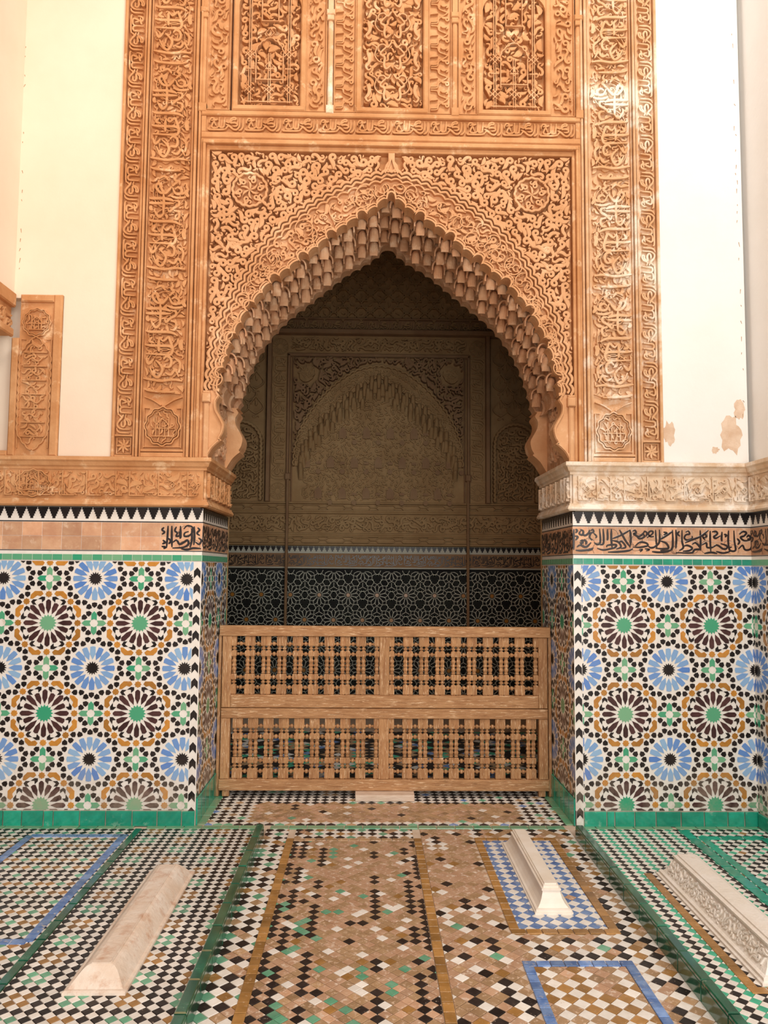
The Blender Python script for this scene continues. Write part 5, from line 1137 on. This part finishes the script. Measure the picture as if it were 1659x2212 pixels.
# side panels: net of ogees over an arched panel
for s, nm in ((-1, 'left'), (1, 'right')):
    t = thing('ogee_net_panel', 'dim ogee net stucco panel with small arch, far wall %s of the blind arch' % nm, 'stucco panel')
    xa, xb = sorted((CXB+s*(xo+.02), CXB+s*2.1)); za, zb2 = zbm+.002, ztop-.008
    g = MB(); box(g, BW, xa, xb, za, zb2, -.02, .0); g.build('ground', DSTU, t)
    ca = CXB+s*(xo+.03+.27); ra, zs = .235, bz(960)
    g = MB(); px_, pz_ = .165, .30; y = zs+.1; row = 0
    while y < zb2-.1:
        for k in range(-4, 5):
            x = ca+(k+.5*(row % 2))*px_*1.0
            if not (xa+.1 < x < xb-.1): continue
            if y < zs+.34 and abs(x-ca) < ra+.05: continue
            for q in (-1, 1): ribbon(g, BW, cr([(x, y+pz_*.5), (x+q*.03, y+pz_*.36), (x+q*px_*.5, y+pz_*.14), (x+q*px_*.48, y), (x+q*.05, y-pz_*.1), (x, y-pz_*.2)], 3), .011, 0, .022)
            prism(g, BW, [(x-.022, y-.03), (x+.022, y-.03), (x, y+.02)], 0, .004); elem(g, BW, (x, y+.07), .07, 0, 'leaf', 0, .018); elem(g, BW, (x, y-.09), .06, 2, 's', 0, .016)
        y += pz_*.5; row += 1
    g.build('ogee_net', DSTU, t)
    g = MB(); A = np.concatenate([[(ca-ra, za+.02)], arc((ca, zs), ra, PI, 0, 24), [(ca+ra, za+.02)]]); ribbon(g, BW, scallop(A, 40, .2, 4), .03, 0, .05); pack(g, BW, ca-ra, ca+ra, za+.02, zs+ra, lambda x, y: (y < zs and abs(x-ca) < ra-.03) or np.hypot(x-ca, y-zs) < ra-.03, [(.10, 800, ('curl', 's')), (.065, 1500, ('s', 'leaf', 'curl')), (.04, 1800, ('leaf', 'hook'))], 0, .034, random.Random(8), .005); g.build('arched_panel', DSTU, t)
for s, nm in ((-1, 'left'), (1, 'right')):
    t = thing('dark_colonnette', 'thin dark colonnette on the far wall, %s edge of the blind arch' % nm, 'colonnette'); x = CXB+s*(xi-.005); g = MB(); a = np.linspace(0, 2*PI, 9)[:-1]
    for zz0, zz1, r in ((0.0, bz(1040), .017), ):
        v = [(x+r*math.cos(q), z, .05+r*math.sin(q)) for z in (zz0, zz1) for q in a]; g.add(BW(v), [(k, (k+1) % 8, (k+1) % 8+8, k+8) for k in range(8)])
    g.build('shaft', DSTUW, t)
    g = MB(); box(g, BW, x-.032, x+.032, bz(1040), bz(1026), .0, .07, 0, .008); g.build('capital', DSTUW, t)
# ================================================================== wooden gate
YG = 5.18
GF = Fr((0, YG, 0), (1, 0, 0), (0, 0, 1), (0, -1, 0))
def P_(u, v): return W(u, v, YG)
gate = thing('wooden_gate', 'weathered wooden lattice gate closing the archway, four panels of turned spindles', 'gate')
x0, x1 = max(P_(465, 1450)[0], XL+.03), min(P_(1186, 1450)[0], XR-.03); xm = (P_(819, 1450)[0]+P_(841, 1450)[0])/2
zz = lambda v: P_(829, v)[1]
zt0, zt1, zu0, zj, zl1, zb1, zb0 = zz(1353), zz(1375), zz(1501), zz(1529), zz(1551), zz(1682), zz(1706)
sw = .060
def rail(nm, a, b, c, d, z0=-.025, z1=.025, mt=WOOD, bv=.004):
    m_ = MB(); box(m_, GF, a, b, c, d, z0, z1, 0, bv); box(m_, GF, a, b, c, d, z0, z0+.001); return m_.build(nm, mt, gate)
rail('top_rail', x0-.02, x1+.02, zt1, zt0, -.028, .030); rail('middle_rail', x0+sw+.001, x1-sw-.001, zj+.002, zu0); rail('middle_rail', x0, x1, zl1, zj-.002, -.028, .028); rail('bottom_rail', x0-.006, x1+.006, zb0, zb1, -.028, .030)
for a, b in ((x0, x0+sw), (xm-.034, xm+.034), (x1-sw, x1)):
    rail('stile', a, b, zu0 if abs((a+b)/2-xm) < .1 else zj+.002, zt1-.001, mt=WOODV); rail('stile', a, b, zb1+.001, zl1-.001, mt=WOODV)
def spindle(h, w):
    # square blocks, turned rings and a double vase between them
    m_ = MB(); y = 0
    def blk(a, b, k=1.0):
        q = w/2*k; c = min(.006, (b-a)*.2)
        rings = [(a, q*.72), (a+c, q), (b-c, q), (b, q*.72)]; v = [(sx*r, z, sy*r) for z, r in rings for sx, sy in ((-1, -1), (1, -1), (1, 1), (-1, 1))]
        m_.add(Fr((0, 0, 0), (1, 0, 0), (0, 0, 1), (0, -1, 0))(v), [(i*4+k_, i*4+(k_+1) % 4, (i+1)*4+(k_+1) % 4, (i+1)*4+k_) for i in range(3) for k_ in range(4)])
    def lathe(pr):
        n = 8; v = [(r*math.cos(2*PI*k/n), z, r*math.sin(2*PI*k/n)) for z, r in pr for k in range(n)]
        m_.add(Fr((0, 0, 0), (1, 0, 0), (0, 0, 1), (0, -1, 0))(v), [(i*n+k, i*n+(k+1) % n, (i+1)*n+(k+1) % n, (i+1)*n+k) for i in range(len(pr)-1) for k in range(n)])
    r = w/2
    blk(0, .175*h); lathe([(.175*h, .6*r), (.195*h, .5*r), (.205*h, .95*r), (.222*h, .95*r), (.232*h, .5*r), (.25*h, .7*r)]); blk(.25*h, .355*h)
    lathe([(.355*h, .55*r), (.37*h, .9*r), (.385*h, .62*r), (.43*h, 1.0*r), (.475*h, .66*r), (.488*h, .98*r), (.512*h, .98*r), (.525*h, .66*r), (.57*h, 1.0*r), (.615*h, .62*r), (.63*h, .9*r), (.645*h, .55*r)])
    blk(.645*h, .75*h); lathe([(.75*h, .7*r), (.768*h, .5*r), (.778*h, .95*r), (.795*h, .95*r), (.805*h, .5*r), (.825*h, .6*r)]); blk(.825*h, h)
    return m_.mesh('spindle', [WOODV])
def bead(w):
    m_ = MB(); n = 7; pr = [(-w/2, .006), (-w*.36, .011), (-w*.22, .005), (-w*.12, .014), (w*.12, .014), (w*.22, .005), (w*.36, .011), (w/2, .006)]
    v = [(x, -r*math.cos(2*PI*k/n), r*math.sin(2*PI*k/n)) for x, r in pr for k in range(n)]; m_.add(v, [(i*n+k, (i+1)*n+k, (i+1)*n+(k+1) % n, i*n+(k+1) % n) for i in range(len(pr)-1) for k in range(n)]); return m_.mesh('bead', [WOODV])
pitch = 36.9*YG/FPX; swd = 10.6*YG/FPX; gap = pitch-2*swd
BD = bead(gap+.006)
for row, (za, zb_) in enumerate(((zu0, zt1), (zb1, zl1))):
    SPM = spindle(zb_-za, swd)
    for side in (0, 1):
        lp = bpy.data.objects.new('lattice_panel', None); C.objects.link(lp); lp.parent = gate
        a, b = (x0+sw, xm-.034) if side == 0 else (xm+.034, x1-sw)
        L = b-a; xsn = []
        if row == 0: ctr = [(a+.5*swd, 1), (b-.5*swd, 1)]; n = 9; pt = (L-swd*1.0)/n; pairs = [a+swd*.5+pt*k for k in range(n+1)]
        else: n = 9; pt = (L-swd)/(n+.35); pairs = ([a+swd+gap*.35+pt*k for k in range(n)]+[b-swd*.5]) if side == 0 else ([a+swd*.5]+[b-swd-gap*.35-pt*k for k in range(n)][::-1])
        for k, c in enumerate(pairs):
            single = c-a < swd*.7 or b-c < swd*.7
            for o in ((0,) if single else (-swd/2, swd/2)): inst('spindle', SPM, (c+o, YG, za), lp)
        pr_ = sorted(pairs)
        for c, d in zip(pr_[:-1], pr_[1:]):
            ea = c+(swd*.5 if c-a < swd*.7 else swd); eb = d-(swd*.5 if b-d < swd*.7 else swd)
            for f in (.12, .295, .69, .865): inst('bead', BD, ((ea+eb)/2, YG, za+(zb_-za)*f), lp)
# thin posts that carry the gate at both ends
for s, a, b in ((-1, XL+.004, x0-.006), (1, x1+.006, XR-.004)):
    m_ = MB(); box(m_, GF, a, b, 0.008, zt0-.06, -.03, .02, 0, .003); o = m_.build('end_post', WOODV, gate)
    m_ = MB(); c = (x0+.04 if s < 0 else x1-.04); box(m_, GF, c-.022, c+.022, 0.008, zb0, -.02, .02, 0, .003); m_.build('foot', WOODV, gate)
# loose block under the gate
bk = MB(); xa, xb = P_(768, 1712)[0], P_(893, 1712)[0]; box(bk, Fr((0, YG-.06, 0), (1, 0, 0), (0, 0, 1), (0, -1, 0)), xa, xb, .006, zb0-.002, -.09, .06, 0, .004)
o = bk.build('wood_block', WOODP); o['label'] = 'short pale wooden block wedged under the gate'; o['category'] = 'block'
# ================================================================== tombstones
def loft(mb, c, levels, m=0):
    # levels: (half width, half length, z)
    v = []
    for hw, hl, z in levels: v += [(c[0]-hw, c[1]-hl, z), (c[0]+hw, c[1]-hl, z), (c[0]+hw, c[1]+hl, z), (c[0]-hw, c[1]+hl, z)]
    n = len(levels); mb.add(v, [(i*4+k, i*4+(k+1) % 4, (i+1)*4+(k+1) % 4, (i+1)*4+k) for i in range(n-1) for k in range(4)]+[(4*n-4, 4*n-3, 4*n-2, 4*n-1)], m)
# left: rough low ridge
t = thing('tombstone', 'rough pinkish marble ridge tombstone on the chequered floor at lower left', 'tombstone', 'marble tombstones on the floor')
c = (-.945, 3.365)
g = MB(); loft(g, c, [(.112, .545, 0), (.110, .542, .012), (.104, .534, .016)]); g.build('plinth', MAR, t)
g = MB(); loft(g, c, [(.096, .524, .016), (.088, .512, .028), (.074, .496, .046), (.062, .482, .060), (.050, .472, .070), (.034, .462, .075)]); g.build('ridge', MAR, t)
g = MB(); f = Fr((c[0], c[1], 0), (1, 0, 0), (0, 1, 0), (0, 0, 1)); ribbon(g, f, [(.034, -.46), (.034, .46)], .007, .06, .078); ribbon(g, f, [(-.035, -.462), (.036, -.462)], .008, .06, .077); g.build('incised_rib', MAR, t)
# middle right: crisp moulded stone
t = thing('tombstone', 'small smooth cream marble tombstone on blue and white tiles', 'tombstone', 'marble tombstones on the floor')
c = (.826, 3.872)
g = MB(); loft(g, c, [(.084, .425, 0), (.084, .425, .012), (.078, .418, .013), (.078, .418, .021), (.072, .411, .023)]); g.build('plinth', MARC, t)
g = MB(); loft(g, c, [(.068, .405, .023), (.056, .392, .036), (.046, .380, .054), (.040, .372, .074), (.038, .369, .084)]); g.build('waist', MARC, t)
g = MB(); loft(g, c, [(.043, .374, .084), (.043, .374, .092), (.034, .363, .094), (.034, .363, .103), (.027, .354, .104), (.027, .354, .110)]); g.build('cap', MARC, t)
# right: carved stone in an amber border
t = thing('tombstone', 'long pale tombstone carved along its side, at the right edge', 'tombstone', 'marble tombstones on the floor')
c = (1.558, 3.38)
g = MB(); loft(g, c, [(.118, .515, 0), (.118, .515, .014), (.108, .505, .017), (.108, .505, .028), (.098, .495, .031)]); g.build('plinth', MARR, t)
g = MB(); loft(g, c, [(.094, .49, .031), (.080, .475, .048), (.066, .458, .075), (.056, .446, .100), (.052, .44, .108)]); g.build('carved_side', MARR, t)
g = MB(); R = random.Random(9); fr = Fr((c[0]-.092, c[1], .033), (0, -1, 0), (.44, 0, .898), (-.898, 0, .44))
pack(g, fr, -.46, .46, .002, .082, None, [(.045, 900, ('s', 'curl')), (.03, 1500, ('s', 'leaf', 'hook')), (.018, 1500, ('leaf',))], -.012, .005, R, .0015, .002, .9, .003); g.build('side_carving', MARR, t)
g = MB(); loft(g, c, [(.058, .447, .108), (.060, .449, .112), (.060, .449, .120), (.044, .432, .123), (.044, .432, .130), (.030, .418, .134)]); g.build('cap', MARR, t)
